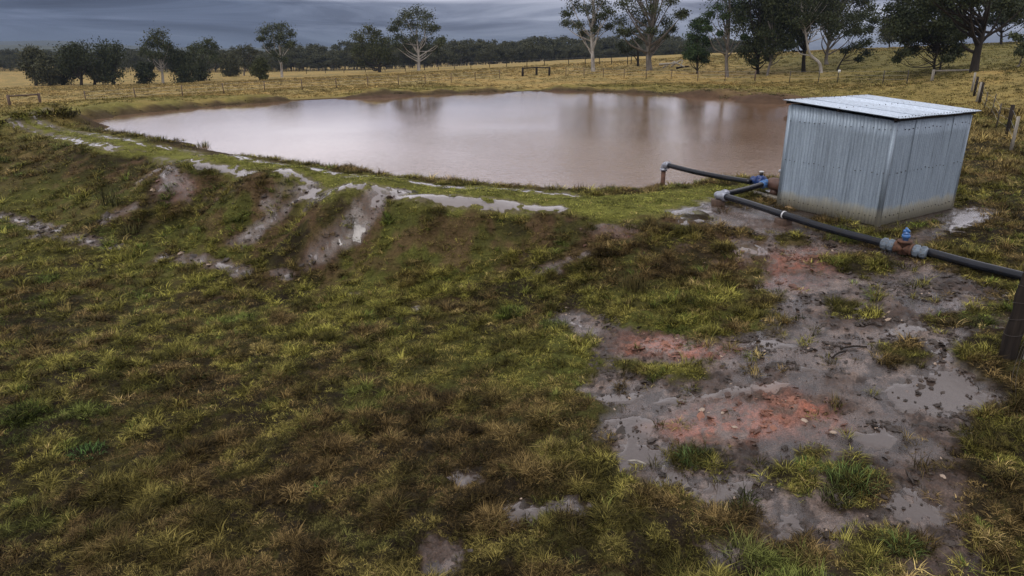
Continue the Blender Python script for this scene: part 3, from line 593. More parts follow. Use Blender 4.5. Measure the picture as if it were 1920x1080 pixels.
# ------------------------------------------------------------------ PUMP SHED
def corrugated(w, rows, t=.0035, pitch=.076, amp=.009):
    """a sheet along local x, rows = list of (z or y positions); returns profile arrays"""
    n = int(round(w / pitch * 8)); xs = np.linspace(0, w, n + 1); return xs, amp * np.cos(xs / pitch * 2 * math.pi)
def build_shed():
    sh = empty('pump_shed', (SHED_F[0], SHED_F[1], 0), SHED_ROT)
    tag(sh, 'windowless grey corrugated iron pump shed with a sloping roof beside the pond', 'shed')
    w, d = SHED_W, SHED_D; zl, zh = 2.20, 2.40                      # low eave over the front right wall, high at the back
    # local frame: x along the front right wall, y into the left wall
    def sheet(name, x0, x1, place, ztop, out, mat=SHEET):
        xs, pr = corrugated(x1 - x0, None); V = []; nz = 7
        for i, (x, p) in enumerate(zip(xs, pr)):
            zt = ztop(x0 + x)
            for k in range(nz):
                z = .015 + (zt - .015) * k / (nz - 1); V.append(place(x0 + x, p + out + .0035 * math.sin(z * 2.3 + x0 * 7 + x * 1.1), z))
        i = np.arange(len(xs) - 1)[:, None]; j = np.arange(nz - 1)[None, :]
        q = np.stack([i * nz + j, (i + 1) * nz + j, (i + 1) * nz + j + 1, i * nz + j + 1], -1).reshape(-1, 4)
        o = link(name, mesh_np(name, V, q, mat, True), sh)
        s = o.modifiers.new('thickness', 'SOLIDIFY'); s.thickness = .003; s.offset = 0
        return o
    # front right wall (y = 0 plane), four sheets with lapped edges
    cuts = [.03, .25 * w, .51 * w, .75 * w, w - .03]
    for i in range(4): sheet('wall_sheet', cuts[i] - (.02 if i else 0), cuts[i + 1] + .01, lambda x, p, z: (x, -p, z), lambda x: zl, .010 + (i % 2) * .007)
    cl = [.03, .36 * d, .69 * d, d - .02]
    for i in range(3): sheet('wall_sheet', cl[i] - (.02 if i else 0), cl[i + 1] + .01, lambda x, p, z: (-p, x, z), lambda x: zl + (zh - zl) * x / d, .010 + (i % 2) * .007)
    for i in range(3): sheet('wall_sheet', cl[i] - (.02 if i else 0), cl[i + 1] + .01, lambda x, p, z: (w + p, x, z), lambda x: zl + (zh - zl) * x / d, .010 + (i % 2) * .007)
    for i in range(4): sheet('wall_sheet', cuts[i] - (.02 if i else 0), cuts[i + 1] + .01, lambda x, p, z: (x, d + p, z), lambda x: zh, .010 + (i % 2) * .007)
    for cx, cy, z1 in ((0, 0, zl), (w, 0, zl), (0, d, zh), (w, d, zh)):
        sx, sy = (-1 if cx == 0 else 1), (-1 if cy == 0 else 1); f = MB()
        f.box((cx - sx * .015, cy + sy * .026, (z1 - .03) / 2), (.042, .003, (z1 - .03) / 2)); f.box((cx + sx * .026, cy - sy * .015, (z1 - .03) / 2), (.003, .0385, (z1 - .03) / 2))
        f.build('corner_flashing', SHEET, sh)
    # roof: four sheets running down the slope
    ov = .13; sl = (zh - zl) / d
    rc = [-ov, (w) * .23, w * .5, w * .77, w + ov]
    for i in range(4):
        xs, pr = corrugated(rc[i + 1] - rc[i] + .05, None); V = []; ny = 6
        for x, p in zip(xs, pr):
            for k in range(ny):
                y = -ov + (d + 2 * ov) * k / (ny - 1); V.append((rc[i] - .02 + x, y, zl + .075 + sl * y + p + (i % 2) * .006))
        a = np.arange(len(xs) - 1)[:, None]; b = np.arange(ny - 1)[None, :]
        q = np.stack([a * ny + b, (a + 1) * ny + b, (a + 1) * ny + b + 1, a * ny + b + 1], -1).reshape(-1, 4)
        o = link('roof_sheet', mesh_np('roof_sheet', V, q, ROOFM, True), sh); s = o.modifiers.new('thickness', 'SOLIDIFY'); s.thickness = .003; s.offset = 0
    for y in (-.03, d * .5, d + .03):
        MB().box((w / 2, y, zl + .033 + sl * y), (w / 2 + .10, .024, .028)).build('purlin', TIMBER_DARK, sh)
    f = MB()
    def screw(p, axis):
        p = np.array(p, float); a = np.array(axis, float) * .010; f.tube([p - a, p + a], .010, 6)
    for i in range(26):
        for y in (-.06, d * .5, d + .06): 
            if i % 2 == 0 or y < 0: screw((-.04 + (w + .08) * i / 25, y, zl + .088 + sl * y), (0, 0, 1))
    for i in range(20):
        for z in (.20, 1.12, 2.02):
            if rng.random() < .8: screw((.06 + (w - .12) * i / 19, -.022, z + rng.normal() * .012), (0, -1, 0))
            if rng.random() < .8: screw((-.022, .06 + (d - .12) * i / 19, z + rng.normal() * .012), (-1, 0, 0))
    tag(f.build('screw', SCREWM, sh), kind='stuff')
    return sh
build_shed()

# ------------------------------------------------------------------ PIPES, VALVES AND PUMP
def P(u, v, z): return W(u, v, z)
PR = .072
def ribs(mb, a, b, r, n=3, w=.35):
    a, b = np.asarray(a, float), np.asarray(b, float)
    for k in range(n):
        t = (k + .5) / n; c = a + (b - a) * t; h = (b - a) / n * w
        mb.tube([c - h, c + h], r, 14)
def coupling(name, a, b, r, mat, parent):
    """a compression coupling: barrel, two ribbed nuts and raised bands"""
    a, b = np.asarray(a, float), np.asarray(b, float); m = MB(); d = b - a
    m.tube([a, a + d * .08, a + d * .42, a + d * .46, a + d * .54, a + d * .58, a + d * .92, b], [r * .9, r * 1.12, r * 1.16, r * .95, r * .95, r * 1.16, r * 1.12, r * .9], 18)
    for t in (.16, .25, .34, .66, .75, .84): m.tube([a + d * (t - .02), a + d * (t + .02)], r * 1.24, 18)
    for t0, t1 in ((.1, .42), (.58, .9)):
        ax = d / np.linalg.norm(d); n1 = np.cross(ax, (0, 0, 1.)); n1 /= np.linalg.norm(n1); n2 = np.cross(ax, n1)
        for j in range(10):
            th = j * math.pi / 5; o = (n1 * math.cos(th) + n2 * math.sin(th)) * r * 1.17; m.tube([a + d * t0 + o, a + d * t1 + o], r * .10, 5)
    return m.build(name, mat, parent, smooth=False)
def rel(root, pts): return [np.asarray(p) - np.array(root.location) for p in pts]

# suction line from the pond to the blue valve
s0 = P(1242, 352, -.38); s0[2] = 0
base = np.array([s0[0], s0[1], 0.0]); ztop = .33
top = base + (0, 0, ztop); end = P(1407, 341, .28)
r = empty('suction_pipe', base); tag(r, 'black polythene suction pipe with a grey elbow standing at the pond edge', 'pipe')
MB().tube([(0, 0, -.75), (0, 0, ztop - .13)], PR * .95, 16).build('riser', RUST, r, smooth=True)
dirp = (end - top); dirp /= np.linalg.norm(dirp)
elb = smooth_path([(0, 0, ztop - .17), (0, 0, ztop - .09), np.array((0, 0, ztop - .01)) + dirp * .05, np.array((0, 0, ztop)) + dirp * .17], 6)
m = MB(); m.tube(elb, PR * 1.28, 16); m.tube([elb[0] + (0, 0, -.02), elb[0] + (0, 0, .05)], PR * 1.5, 16); m.tube([elb[-1] - dirp * .05, elb[-1] + dirp * .03], PR * 1.5, 16); m.build('elbow', STEELBLUE, r, smooth=True)
pp = smooth_path([np.array((0, 0, ztop)) + dirp * .15, (end - base) * .35 + np.array((0, 0, ztop)) * .65 + (0, 0, -.035), (end - base) * .7 + np.array((0, 0, ztop)) * .3 + (0, 0, -.03), end - base], 8)
MB().tube(pp, PR, 16).build('pipe', POLY, r, smooth=True)

# blue valve
vb = P(1426, 340, .29); r = empty('blue_valve', vb); tag(r, 'dark blue gate valve with a pale capped spindle at the end of the suction pipe', 'valve')
ax = np.array([dirp[0], dirp[1], 0]); ax /= np.linalg.norm(ax)
coupling('coupling', -ax * .30, -ax * .08, PR * 1.2, BLUE, r)
m = MB(); m.tube([-ax * .09, -ax * .05, ax * .05, ax * .09], [PR * 1.2, PR * 1.7, PR * 1.7, PR * 1.2], 16); m.tube([(0, 0, 0), (0, 0, .10), (0, 0, .13), (0, 0, .16)], [PR * 1.45, PR * 1.4, PR * 1.2, PR * .85], 14)
m.tube([-ax * .095, -ax * .075], PR * 2.1, 16); m.tube([ax * .075, ax * .095], PR * 2.1, 16); m.build('valve_body', BLUE, r, smooth=False)
MB().tube([(0, 0, .155), (0, 0, .25)], PR * .62, 12).build('spindle', STEEL_DARK, r, smooth=False)
MB().tube([(0, 0, .245), (0, 0, .262), (0, 0, .275)], [PR * .85, PR * .85, PR * .55], 14).build('cap', CAPMAT, r, smooth=False)

# pump beside the shed's back left corner
fx = np.array([ax[0], ax[1], 0]); fy = np.array([-ax[1], ax[0], 0])
pb = np.array(vb) + ax * .54 - fy * .12; pb[2] = .31
r = empty('pump', (pb[0], pb[1], 0)); tag(r, 'brown cast iron pump with a black exhaust standing behind the shed corner', 'pump')
o3 = np.array([0, 0, pb[2]])
m = MB(); m.tube([o3 - fx * .20, o3 - fx * .17, o3 - fx * .08, o3 + fx * .10, o3 + fx * .35], [.08, .13, .165, .165, .13], 20); m.tube([o3 + fx * .0 - (0, 0, .12), o3 - (0, 0, .28)], [.10, .12], 8); m.build('pump_body', CAST, r, smooth=False)
m = MB(); m.tube([o3 - fx * .22, o3 - fx * .19], .105, 16); m.build('flange', RUST, r)
vrel = np.array(vb) - np.array([pb[0], pb[1], 0])
coupling('inlet_coupling', vrel + ax * .09, vrel + ax * .36, PR * 1.1, BLUE, r)
m = MB(); q0 = o3 + fx * .16 + fy * .02; m.tube(smooth_path([q0 + (0, 0, .08), q0 + (0, 0, .2) + fx * .02, q0 + (0, 0, .33) + fx * .05], 4), .07, 14); m.build('exhaust', STEEL_DARK, r, smooth=True)
m = MB(); q1 = q0 + (0, 0, .34) + fx * .05; m.tube([q1 - fx * .13, q1 - fx * .05 + (0, 0, .03), q1 + fx * .1 + (0, 0, .02)], [.045, .06, .06], 10); m.build('exhaust_cap', CAPMAT, r)
m = MB(); m.box(o3 - fx * .12 - (0, 0, .2), (.09, .10, .012)); m.build('mounting_plate', CAPMAT, r)
# skid plank under the pump
a = P(1408, 359, .03); b = P(1470, 375, .03); c = (a + b) / 2; ang = math.atan2(b[1] - a[1], b[0] - a[0])
pl = MB().box((0, 0, 0), (np.hypot(*(b - a)[:2]) / 2, .09, .025)).build('skid_plank', TIMBER_GREY, loc=(c[0], c[1], zat(c[0], c[1]) + .03), bevel=.004); pl.rotation_euler = (0, 0, ang)
tag(pl, 'weathered timber plank lying on the grass under the pump', 'plank')

# delivery line: short run back from the pump, elbow on a block, long run to the tee
pa = P(1441, 348, .27); pe = P(1352, 366, .24); pm = P(1470, 403, .22); pt = P(1668, 459, .13)
r = empty('delivery_pipe', (pe[0], pe[1], 0)); tag(r, 'long black delivery pipe bending at a grey elbow and running past the shed front', 'pipe')
L0 = np.array([pe[0], pe[1], 0]); e = pe - L0; d1 = (pa - pe); d1 /= np.linalg.norm(d1); d2 = (pm - pe); d2 /= np.linalg.norm(d2)
jn = o3 + np.array([pb[0], pb[1], 0]) - fx * .2 - fy * .02 - L0; d1 = jn - e; d1 /= np.linalg.norm(d1)
MB().tube(smooth_path([e + d1 * .12, (e + jn) * .5 + (0, 0, -.015), jn - d1 * .22], 8), PR, 16).build('pipe', POLY, r, smooth=True)
coupling('coupling', jn - d1 * .30, jn - d1 * .0, PR * 1.2, LBLUE, r)
nb = (d1 + d2); nb /= np.linalg.norm(nb); h = e - nb * .06
path = smooth_path([e + d1 * .17, e + d1 * .06 - nb * .035, h - nb * .015, e + d2 * .06 - nb * .035, e + d2 * .19], 6)
m = MB(); m.tube(path, PR * 1.35, 16); m.tube([e + d1 * .10, e + d1 * .20], PR * 1.6, 16); m.tube([e + d2 * .12, e + d2 * .15], PR * 1.65, 16); m.tube([e + d2 * .17, e + d2 * .20], PR * 1.65, 16); m.build('elbow', STEELBLUE, r, smooth=True)
m1 = P(1560, 431, .16) - L0
MB().tube(smooth_path([e + d2 * .12, (e + pm - L0) / 2 + (0, 0, .01), pm - L0, m1, pt - L0], 10), PR * 1.05, 18).build('pipe', POLY, r, smooth=True)
cm = pm - L0; dm = m1 - cm; dm /= np.linalg.norm(dm); MB().tube([cm - dm * .015, cm + dm * .015], PR * 1.22, 16).build('pipe_clip', CAPMAT, r)

# rusty tee with its air valve
tb = P(1691, 461, .12); nx = P(1722, 471, .11); d3 = nx - pt; d3 /= np.linalg.norm(d3)
r = empty('pipe_tee', (tb[0], tb[1], zat(tb[0], tb[1]))); L0 = np.array(r.location); tag(r, 'rusty iron tee in the pipeline carrying a bright blue air valve', 'pipe fitting')
c = (pt + nx) / 2 - L0; ht = float(np.linalg.norm(nx - pt)) / 2
m = MB(); m.tube([c - d3 * ht * .62, c - d3 * ht * .5, c - d3 * ht * .4, c + d3 * ht * .4, c + d3 * ht * .5, c + d3 * ht * .62], [PR * 1.6, PR * 1.6, PR * 1.25, PR * 1.25, PR * 1.6, PR * 1.6], 16)
m.tube([c - (0, 0, .11), c + (0, 0, .1), c + (0, 0, .11), c + (0, 0, .145)], [PR * 1.3, PR * 1.2, PR * 1.75, PR * 1.75], 16); m.build('tee_body', RUST, r)
for sgn in (-1, 1):
    a = c + d3 * ht * .62 * sgn; coupling('coupling', a, a + d3 * sgn * .24, PR * 1.25, COUPL, r)
m = MB(); q = c + np.array((0, 0, .145)); m.tube([q, q + (0, 0, .05), q + (0, 0, .055), q + (0, 0, .10), q + (0, 0, .12)], [PR * .7, PR * .7, PR * 1.0, PR * 1.0, PR * .7], 14)
m.tube(smooth_path([q + (0, 0, .11), q + (.0, 0, .17), q + np.array((.03, -.01, .205))], 5), [PR * .72 + .012 * math.sin(i) for i in range(11)], 14)
m.tube([q + (-.01, 0, .165), q + (-.06, 0, .175)], PR * .42, 10); m.build('air_valve', LBLUE, r, smooth=True).data.materials[0] = BLUE if False else LBLUE
# lower run leaving the tee
far = P(1912, 517, .09); ext = far + (far - nx) * .7; st = tb + d3 * (ht * .62 + .15); st[2] = nx[2]
r = empty('outlet_pipe', (st[0], st[1], 0)); L0 = np.array([st[0], st[1], 0]); tag(r, 'black pipe with a blue stripe running from the tee past the corner post', 'pipe')
pts = smooth_path([st - L0, (st + far) / 2 - L0 + (0, 0, -.012), far - L0, ext - L0], 8)
MB().tube(pts, PR * 1.05, 18).build('pipe', POLY, r, smooth=True)
m = MB(); off = np.array([-.1, -.86, .5]); off = off / np.linalg.norm(off) * PR * 1.03; m.tube(pts + off, .006, 6); m.build('blue_stripe', BLUE, r)

# timber blocks carrying the delivery pipe
for u, v, z, lab in [(1340, 378, .12, 'brown timber block under the grey pipe elbow'), (1470, 410, .1, 'brown timber block under the white pipe clip near the shed')]:
    p = (P(1352, 366, .24) if u == 1340 else pm).copy(); g = zat(p[0], p[1]); hz = (p[2] - PR * (1.4 if u == 1340 else 1.07) - g) / 2
    o = MB().box((0, 0, 0), (.15, .11, hz + .01)).build('timber_block', TIMBER_BROWN, loc=(p[0] - (.06 if u == 1340 else 0), p[1], g + hz - .012), bevel=.008); o.rotation_euler = (0, 0, -.15 if u == 1340 else .1)
    tag(o, lab, 'block', 'timber blocks carrying the pipeline')
# yellow stone at the foot of the shed
def pebble(name, loc, s, mat, seed, label, cat, group=None):
    bm = bmesh.new(); bmesh.ops.create_icosphere(bm, subdivisions=2, radius=1); rr = random.Random(seed)
    for v_ in bm.verts: v_.co = Vector((v_.co.x * s[0], v_.co.y * s[1], v_.co.z * s[2])) * (1 + rr.uniform(-.13, .13))
    me = bpy.data.meshes.new(name); bm.to_mesh(me); bm.free(); me.materials.append(mat); o = link(name, me, None, loc); o.rotation_euler = (0, 0, seed); return tag(o, label, cat, group)
g = ground_at(1478, 391); pebble('stone', (g[0], g[1], g[2] + .02), (.10, .06, .035), simple('ochre_stone', (.30, .19, .09), (.5, .34, .17), 8, .7), 2, 'flat ochre stone by the left foot of the shed', 'stone')

# ------------------------------------------------------------------ FENCES
def up_tube(mb, loc, h, r0, r1, sides=8, lean=(0, 0), sink=.3): mb.tube([np.array(loc) - (0, 0, sink), np.array(loc) + np.array([lean[0] * .5, lean[1] * .5, h * .5]), np.array(loc) + np.array([lean[0], lean[1], h])], [r0, (r0 + r1) / 2, r1], sides); return mb
def fence(label, spots, heights, radii, mats, wires, wire_r, group=None, sides=6):
    g0 = spots[0]; r = empty('wire_fence', g0); tag(r, label, 'fence', group); O = np.array(g0)
    for i, p in enumerate(spots):
        up_tube(MB(), np.array(p) - O, heights[i], radii[i], radii[i] * .9, sides, (rng.normal() * .03, rng.normal() * .03)).build('fence_post', mats[i], r)
    for hz in wires:
        MB().tube([np.array(p) - O + (0, 0, heights[i] * hz) for i, p in enumerate(spots)], wire_r, 4, False).build('wire', WIRE, r)
    return r
def on_ground(lst, Z=None): return [ground_at(u, v) for u, v in lst]
A = [(162,193),(255,187),(343,181),(420,176),(497,172),(567,168.5),(631,165.5),(690,162),(747,160),(797,158),(846,155),(891,151),(937,147)]
zs = {a[:2]: a[2] for a in FENCE_BASE}
def at_survey(u, v):
    z = np.interp(u, [f[0] for f in FENCE_BASE], [f[2] for f in FENCE_BASE]); p = W(u, v, z); p[2] = zat(p[0], p[1]); return p
sA = [at_survey(*a) for a in A]
fence('wire fence of thin dark posts running behind the far left bank of the pond', sA, [1.15] * len(sA), [.055] * len(sA), [TIMBER_BROWN] * len(sA), (.35, .62, .92), .006)
B = [(1061,143),(1095,143.5),(1131,145),(1170,146.5),(1212,148),(1258,149.5),(1308,152),(1359,152),(1415,152)]
sB = [at_survey(*a) for a in B]
fence('wire fence of thin posts behind the pond below the gum trees', sB, [1.25] * len(sB), [.05] * (len(sB) - 1) + [.09], [TIMBER_BROWN] * len(sB), (.35, .62, .92), .006)
Cc = [(1480,155),(1534,155),(1570,155.5),(1655,158),(1700,158)]
sC = [at_survey(*a) for a in Cc]
fC = fence('short wire fence with a small white plate behind the shed roof', sC, [1.3] * len(sC), [.045] * len(sC), [STEEL_DARK] * len(sC), (.35, .62, .92), .006)
q = sC[2] - np.array(fC.location); MB().box(q + (0, -.08, 1.2), (.13, .012, .15)).build('white_plate', SIGNM, fC)
# back fence across the hill pasture
Dd = [(575,138),(610,137),(645,135.5),(685,134.5),(722,133.5),(760,132.5),(796,131.5),(822,131),(852,129.5),(883,129),(918,127.5),(950,126.5),(988,124.5),(1021,125),(1066,128),(1097,129),(1123,128),(1146,127),(1176,125),(1183,124)]
sD = []
for u, v in Dd:
    d = np.interp(u, [575, 790, 1000, 1183], [215, 195, 168, 140]); x = (ray(u, v) / ray(u, v)[1] * d)[0]; sD.append(np.array([x, d, zat(x, d)]))
fence('distant wire fence crossing the golden slope behind the pond', sD, [1.35 + .3 * rng.random() for _ in sD], [.09] * len(sD), [TIMBER_DARK] * len(sD), (.5, .9), .008)
# right hand boundary fence leading away from the shed
R1 = [(1887,258,1.35,.085,1),(1896,280,1.2,.06,2),(1868,240,1.1,.028,0),(1857,218,1.1,.024,0),(1845,207,1.0,.024,0),(1836,194,1.35,.085,1),(1831,191,1.3,.08,2),(1826,180,1.3,.09,1),(1822,172,1.35,.08,2)]
sp = [ground_at(u, v) for u, v, *_ in R1]; order = np.argsort([p[1] for p in sp])
fence('boundary fence of mixed timber and steel posts right of the shed', [sp[i] for i in order], [R1[i][2] for i in order], [R1[i][3] for i in order], [[STEEL_DARK, TIMBER_DARK, TIMBER_GREY][R1[i][4]] for i in order], (.3, .55, .85), .004, sides=8)
# rail strainers
def strainer(label, pts, hh, r0, rail_r, mat):
    r = empty('rail_strainer', pts[0]); tag(r, label, 'fence rail', None); O = np.array(pts[0])
    for p in pts: up_tube(MB(), p - O, hh, r0, r0 * .92, 8).build('post', mat, r)
    for a, b in zip(pts[:-1], pts[1:]): MB().tube([a - O + (0, 0, hh * .9), b - O + (0, 0, hh * .9)], rail_r, 8).build('rail', mat, r)
strainer('rail between two dark posts left of the wheel tracks', [at_survey(20, 203), at_survey(77, 199)], 1.15, .13, .07, TIMBER_BROWN)
strainer('double timber rail of three posts behind the middle of the pond', [at_survey(980, 143), at_survey(1006, 141.5), at_survey(1030, 142)], 1.25, .17, .08, TIMBER_DARK)
strainer('grey timber rail by the big dark trunk behind the shed', [at_survey(1746, 158), at_survey(1816, 157)], 1.25, .13, .07, TIMBER_GREY)
# corner post at the right edge with its stay and wires
cpst = ground_at(1890, 662)
r = empty('corner_post', cpst); tag(r, 'thick dark timber corner post bound with wire at the right edge', 'fence post')
m = MB(); hs = np.linspace(-.3, 1.6, 12); m.tube([(.045 * h_ + .006 * math.sin(i * 1.7), .006 * math.cos(i * 2.1), h_) for i, h_ in enumerate(hs)], [.096 + .005 * math.sin(i * 2.3) for i in range(12)], 18); m.build('post', TIMBER_DARK, r, smooth=True)
m = MB(); m.tube(smooth_path([(.125, -.13, -.25), (.14, -.135, .15), (.16, -.12, .55), (.17, -.1, .95)], 5), .038, 12); m.build('stay', TIMBER_GREY, r, smooth=True)
for h_ in (.28, .47, .66, .86, 1.1):
    th = np.linspace(0, 2 * math.pi, 25); m = MB(); m.tube(np.stack([.045 * h_ + .104 * np.cos(th), .104 * np.sin(th), h_ + .03 * np.sin(th + h_ * 5)], 1), .0035, 5, False)
    m.tube([(.12, 0, h_), (3.2, .8, h_ + .02)], .003, 5); m.build('wire', STEEL_DARK, r)
for k_ in range(2):
    g1 = ground_at(1895 + 12 * k_, 770 + 22 * k_) - cpst
    MB().tube(smooth_path([(.10, -.14, .62 - .1 * k_), g1 * .5 + (.06, .05, .12), g1 + (0, 0, .015)], 8), .0022, 5).build('loose_wire', STEEL_DARK, r)

# ------------------------------------------------------------------ TREES
def leaf_cloud(centres, sig, n, size, rs, droop=.6):
    """n leaf sprays round each centre: slim hanging quads"""
    k = len(centres); c = np.repeat(centres, n, 0); s = np.repeat(sig, n)[:, None]
    p = c + rs.normal(size=c.shape) * s * np.array([1.15, 1.15, .8]); m = len(p)
    ax = rs.normal(size=(m, 3)); ax[:, 2] -= droop * 1.6; ax /= np.linalg.norm(ax, axis=1)[:, None]
    w = np.cross(ax, rs.normal(size=(m, 3))); w /= np.linalg.norm(w, axis=1)[:, None]
    L = size * (.6 + .8 * rs.random(m))[:, None]; B = L * (.22 + .16 * rs.random(m))[:, None]
    V = np.stack([p, p + ax * L * .5 + w * B, p + ax * L, p + ax * L * .45 - w * B], 1).reshape(-1, 3)
    F = np.arange(4 * m).reshape(-1, 4); sh = np.clip(np.repeat(rs.random(k), n) * .5 + rs.random(m) * .5, 0, 1)
    return V, F, sh
def tree_parts(base, lobes, trunk, r0, seed, leafn, leaf, twigs=6, shell=.75, attach=(.30, .55), sig=.34):
    """lobes: (x, y, z, r) relative to the base; trunk: list of points. Returns limbs MB and leaves"""
    rs = np.random.default_rng(seed); mb = MB(); tp = smooth_path(trunk, 5); n = len(tp); t = np.linspace(0, 1, n)
    rad = r0 * (1.28 * np.exp(-t * 14) * .45 + (1 - .78 * t)); mb.tube(tp, rad, 8)
    cs, ss = [], []
    for (x, y, z, r) in lobes:
        c = np.array([x, y, z]); want = z * rs.uniform(*attach); i = int(np.argmin(np.abs(tp[:, 2] - want))); a = tp[i]
        midp = a * .45 + c * .55 + np.array([0, 0, -.10 * np.linalg.norm(c - a)]) + rs.normal(size=3) * .06 * np.linalg.norm(c - a)
        lim = smooth_path([a, midp, c - (0, 0, r * .2)], 4); k = len(lim); mb.tube(lim, np.linspace(min(rad[i] * .55, r0 * .42), r0 * .07, k), 5, False)
        for _ in range(twigs):
            dd = rs.normal(size=3); dd[2] = abs(dd[2]) * .9 - .25; dd /= np.linalg.norm(dd); e = c + dd * r * rs.uniform(.5, 1.0) * shell
            mb.tube([c - (0, 0, r * .2), (c + e) / 2 + rs.normal(size=3) * r * .08, e], [r0 * .07, r0 * .05, r0 * .02], 3, False); cs.append(e); ss.append(r * sig * rs.uniform(.75, 1.25))
    V, F, sh = leaf_cloud(np.array(cs), np.array(ss), leafn, leaf, rs)
    return mb, V, F, sh
def crown_mesh(V, F, sh, mat):
    me = mesh_np('crown', V, F, mat); a = me.attributes.new('shade', 'FLOAT', 'FACE'); a.data.foreach_set('value', sh.astype(np.float32)); return me
tree_seed = [100]
def tree(name, label, u, v, D, lobes, r_px, bark, leafm, trunk=None, leafn=60, leaf=.34, twigs=6, depth=.55, group=None, attach=(.30, .55), sig=.34, shell=.8, cat='tree'):
    tree_seed[0] += 1; rs = np.random.default_rng(tree_seed[0])
    d = ray(u, v); x = d[0] / d[1] * D; base = np.array([x, D, zat(x, D) - .05]); k = D / 1280 * 1.045
    us = [l[0] for l in lobes]; half = (max(us) - min(us)) / 2 * k
    def loc(uu, vv, dy=0.0): p = W(uu, vv, D=D + dy); return p - base
    leaf *= .72; leafn = int(leafn * (1.15 if leafm == LEAF_DARK else 1.4)); sig = sig * 1.12
    lb = []
    for (uu, vv, rr) in lobes: lb.append((*loc(uu, vv, rs.uniform(-1, 1) * half * depth), rr * k))
    if trunk is None: top = min(lobes, key=lambda l: l[1] + abs(l[0] - u) * .6); trunk = [(u * .65 + top[0] * .35 + rs.uniform(-2, 2), v * .6 + top[1] * .4), (u * .3 + top[0] * .7, v * .25 + top[1] * .75)]
    tpts = [np.array([0, 0, -.3]), np.array([0, 0, .15])] + [loc(a, b, rs.uniform(-.3, .3)) for a, b in trunk]
    mb, V, F, sh = tree_parts(base, lb, tpts, r_px * k * .5, tree_seed[0], leafn, leaf, twigs, shell, attach, sig)
    r = empty(name, base); tag(r, label, cat, group); mb.build('trunk', bark, r, smooth=True); link('crown', crown_mesh(V, F, sh, leafm), r)
    return r
def blob(cu, cv, w, h, n, r, seed):
    """lobes spread through an uneven rounded crown"""
    rs = np.random.default_rng(seed); out = []
    while len(out) < n:
        a, b = rs.uniform(-1, 1, 2)
        if a * a + b * b < 1 and all(math.hypot((a * w - o[0] + cu), (b * h - o[1] + cv)) > r * .55 for o in out): out.append((cu + a * w, cv + b * h, r * rs.uniform(.75, 1.25)))
        elif rs.random() < .02: r *= .97
    return out
# left paddock
LG = 'dark trees standing in the left paddock'
for lab, u, v, c in [('leftmost dark tree of the clump in the left paddock, short bare trunk', 68, 160, blob(64, 118, 15, 28, 13, 10, 1)),
                     ('low dark tree second from the left end of the paddock clump', 97, 163, blob(88, 132, 20, 22, 13, 10, 2)),
                     ('tallest dark tree in the middle of the left paddock clump', 153, 161, blob(142, 112, 26, 26, 18, 12, 3)),
                     ('dark leaning tree low between the two tops of the paddock clump', 120, 162, blob(118, 135, 18, 20, 11, 10, 4)),
                     ('dark round tree at the right end of the left paddock clump', 213, 158, blob(205, 118, 24, 32, 18, 12, 5)),
                     ('small bushy tree tucked under the right half of the paddock clump', 178, 160, blob(180, 138, 16, 18, 10, 9, 6))]:
    tree('dense_tree', lab, u, v, 155 - (u % 7), c, 7, BARK_DARK, LEAF_WOOD if u % 3 else LEAF_DARK, group=LG, leafn=42, leaf=.5, attach=(.2, .5), sig=.40)
tree('gum_tree', 'white limbed gum tree with a domed crown rising from the left paddock', 306, 157, 158, [(290,74,13),(306,70,13),(278,86,11),(300,88,13),(316,86,10),(284,103,11),(270,97,8),(320,98,7),(298,104,8)], 6, BARK_PALE, LEAF_GUM, trunk=[(304,135),(300,118),(296,95)], leafn=55, leaf=.5)
tree('dense_tree', 'low round bush left of the white limbed gum', 272, 158, 157, blob(272, 138, 12, 18, 9, 9, 7), 5, BARK_DARK, LEAF_DARK, group=LG, leafn=60, leaf=.5, attach=(.1, .4))
tree('dense_tree', 'broad dark tree just right of the white limbed gum', 342, 156, 160, blob(342, 125, 22, 30, 18, 12, 8), 6, BARK_DARK, LEAF_DARK, group=LG, leafn=60, leaf=.5, attach=(.1, .4))
tree('gum_tree', 'spreading gum with an open crown above the broad dark tree', 387, 149, 178, [(372,86,9),(388,82,10),(400,88,8),(362,92,8),(380,98,9),(396,102,9),(404,112,7),(386,115,8)], 5, BARK_GREY, LEAF_GUM, trunk=[(380,130),(378,110)], leafn=50, leaf=.5)
tree('dense_tree', 'dark tree under the spreading gum in the left paddock', 372, 152, 170, blob(372, 132, 16, 18, 10, 9, 9), 5, BARK_DARK, LEAF_DARK, group=LG, leafn=55, leaf=.5, attach=(.1, .4))
tree('dense_tree', 'dull bushy tree midway between the spreading gum and the tall lone gum', 430, 146, 205, blob(430, 122, 16, 22, 12, 9, 10), 4, BARK_DARK, LEAF_WOOD, group=LG, leafn=50, leaf=.55, attach=(.15, .5))
tree('gum_tree', 'gum with flat topped crown left of the small green bush', 458, 143, 215, [(452,94,8),(466,92,8),(474,98,6),(444,100,7),(458,104,8),(470,110,7),(452,116,7),(462,122,7)], 4, BARK_GREY, LEAF_WOOD, leafn=50, leaf=.55)
tree('bush', 'small rounded green bush standing alone in the golden paddock', 487, 150, 150, blob(487, 130, 12, 17, 11, 8, 11), 3, BARK_DARK, LEAF_OLIVE, leafn=70, leaf=.42, attach=(.05, .3), cat='bush')
tree('gum_tree', 'tall lone gum with a white trunk standing in front of the far wood', 529, 146, 185, [(512,50,12),(530,52,12),(497,62,10),(543,66,9),(490,74,6),(513,73,14),(503,88,9),(533,86,11),(545,84,8),(519,102,9),(531,112,6),(527,70,9)], 6, BARK_PALE, LEAF_GUM, trunk=[(527,118),(524,90),(522,70)], leafn=60, leaf=.5, attach=(.45, .7))
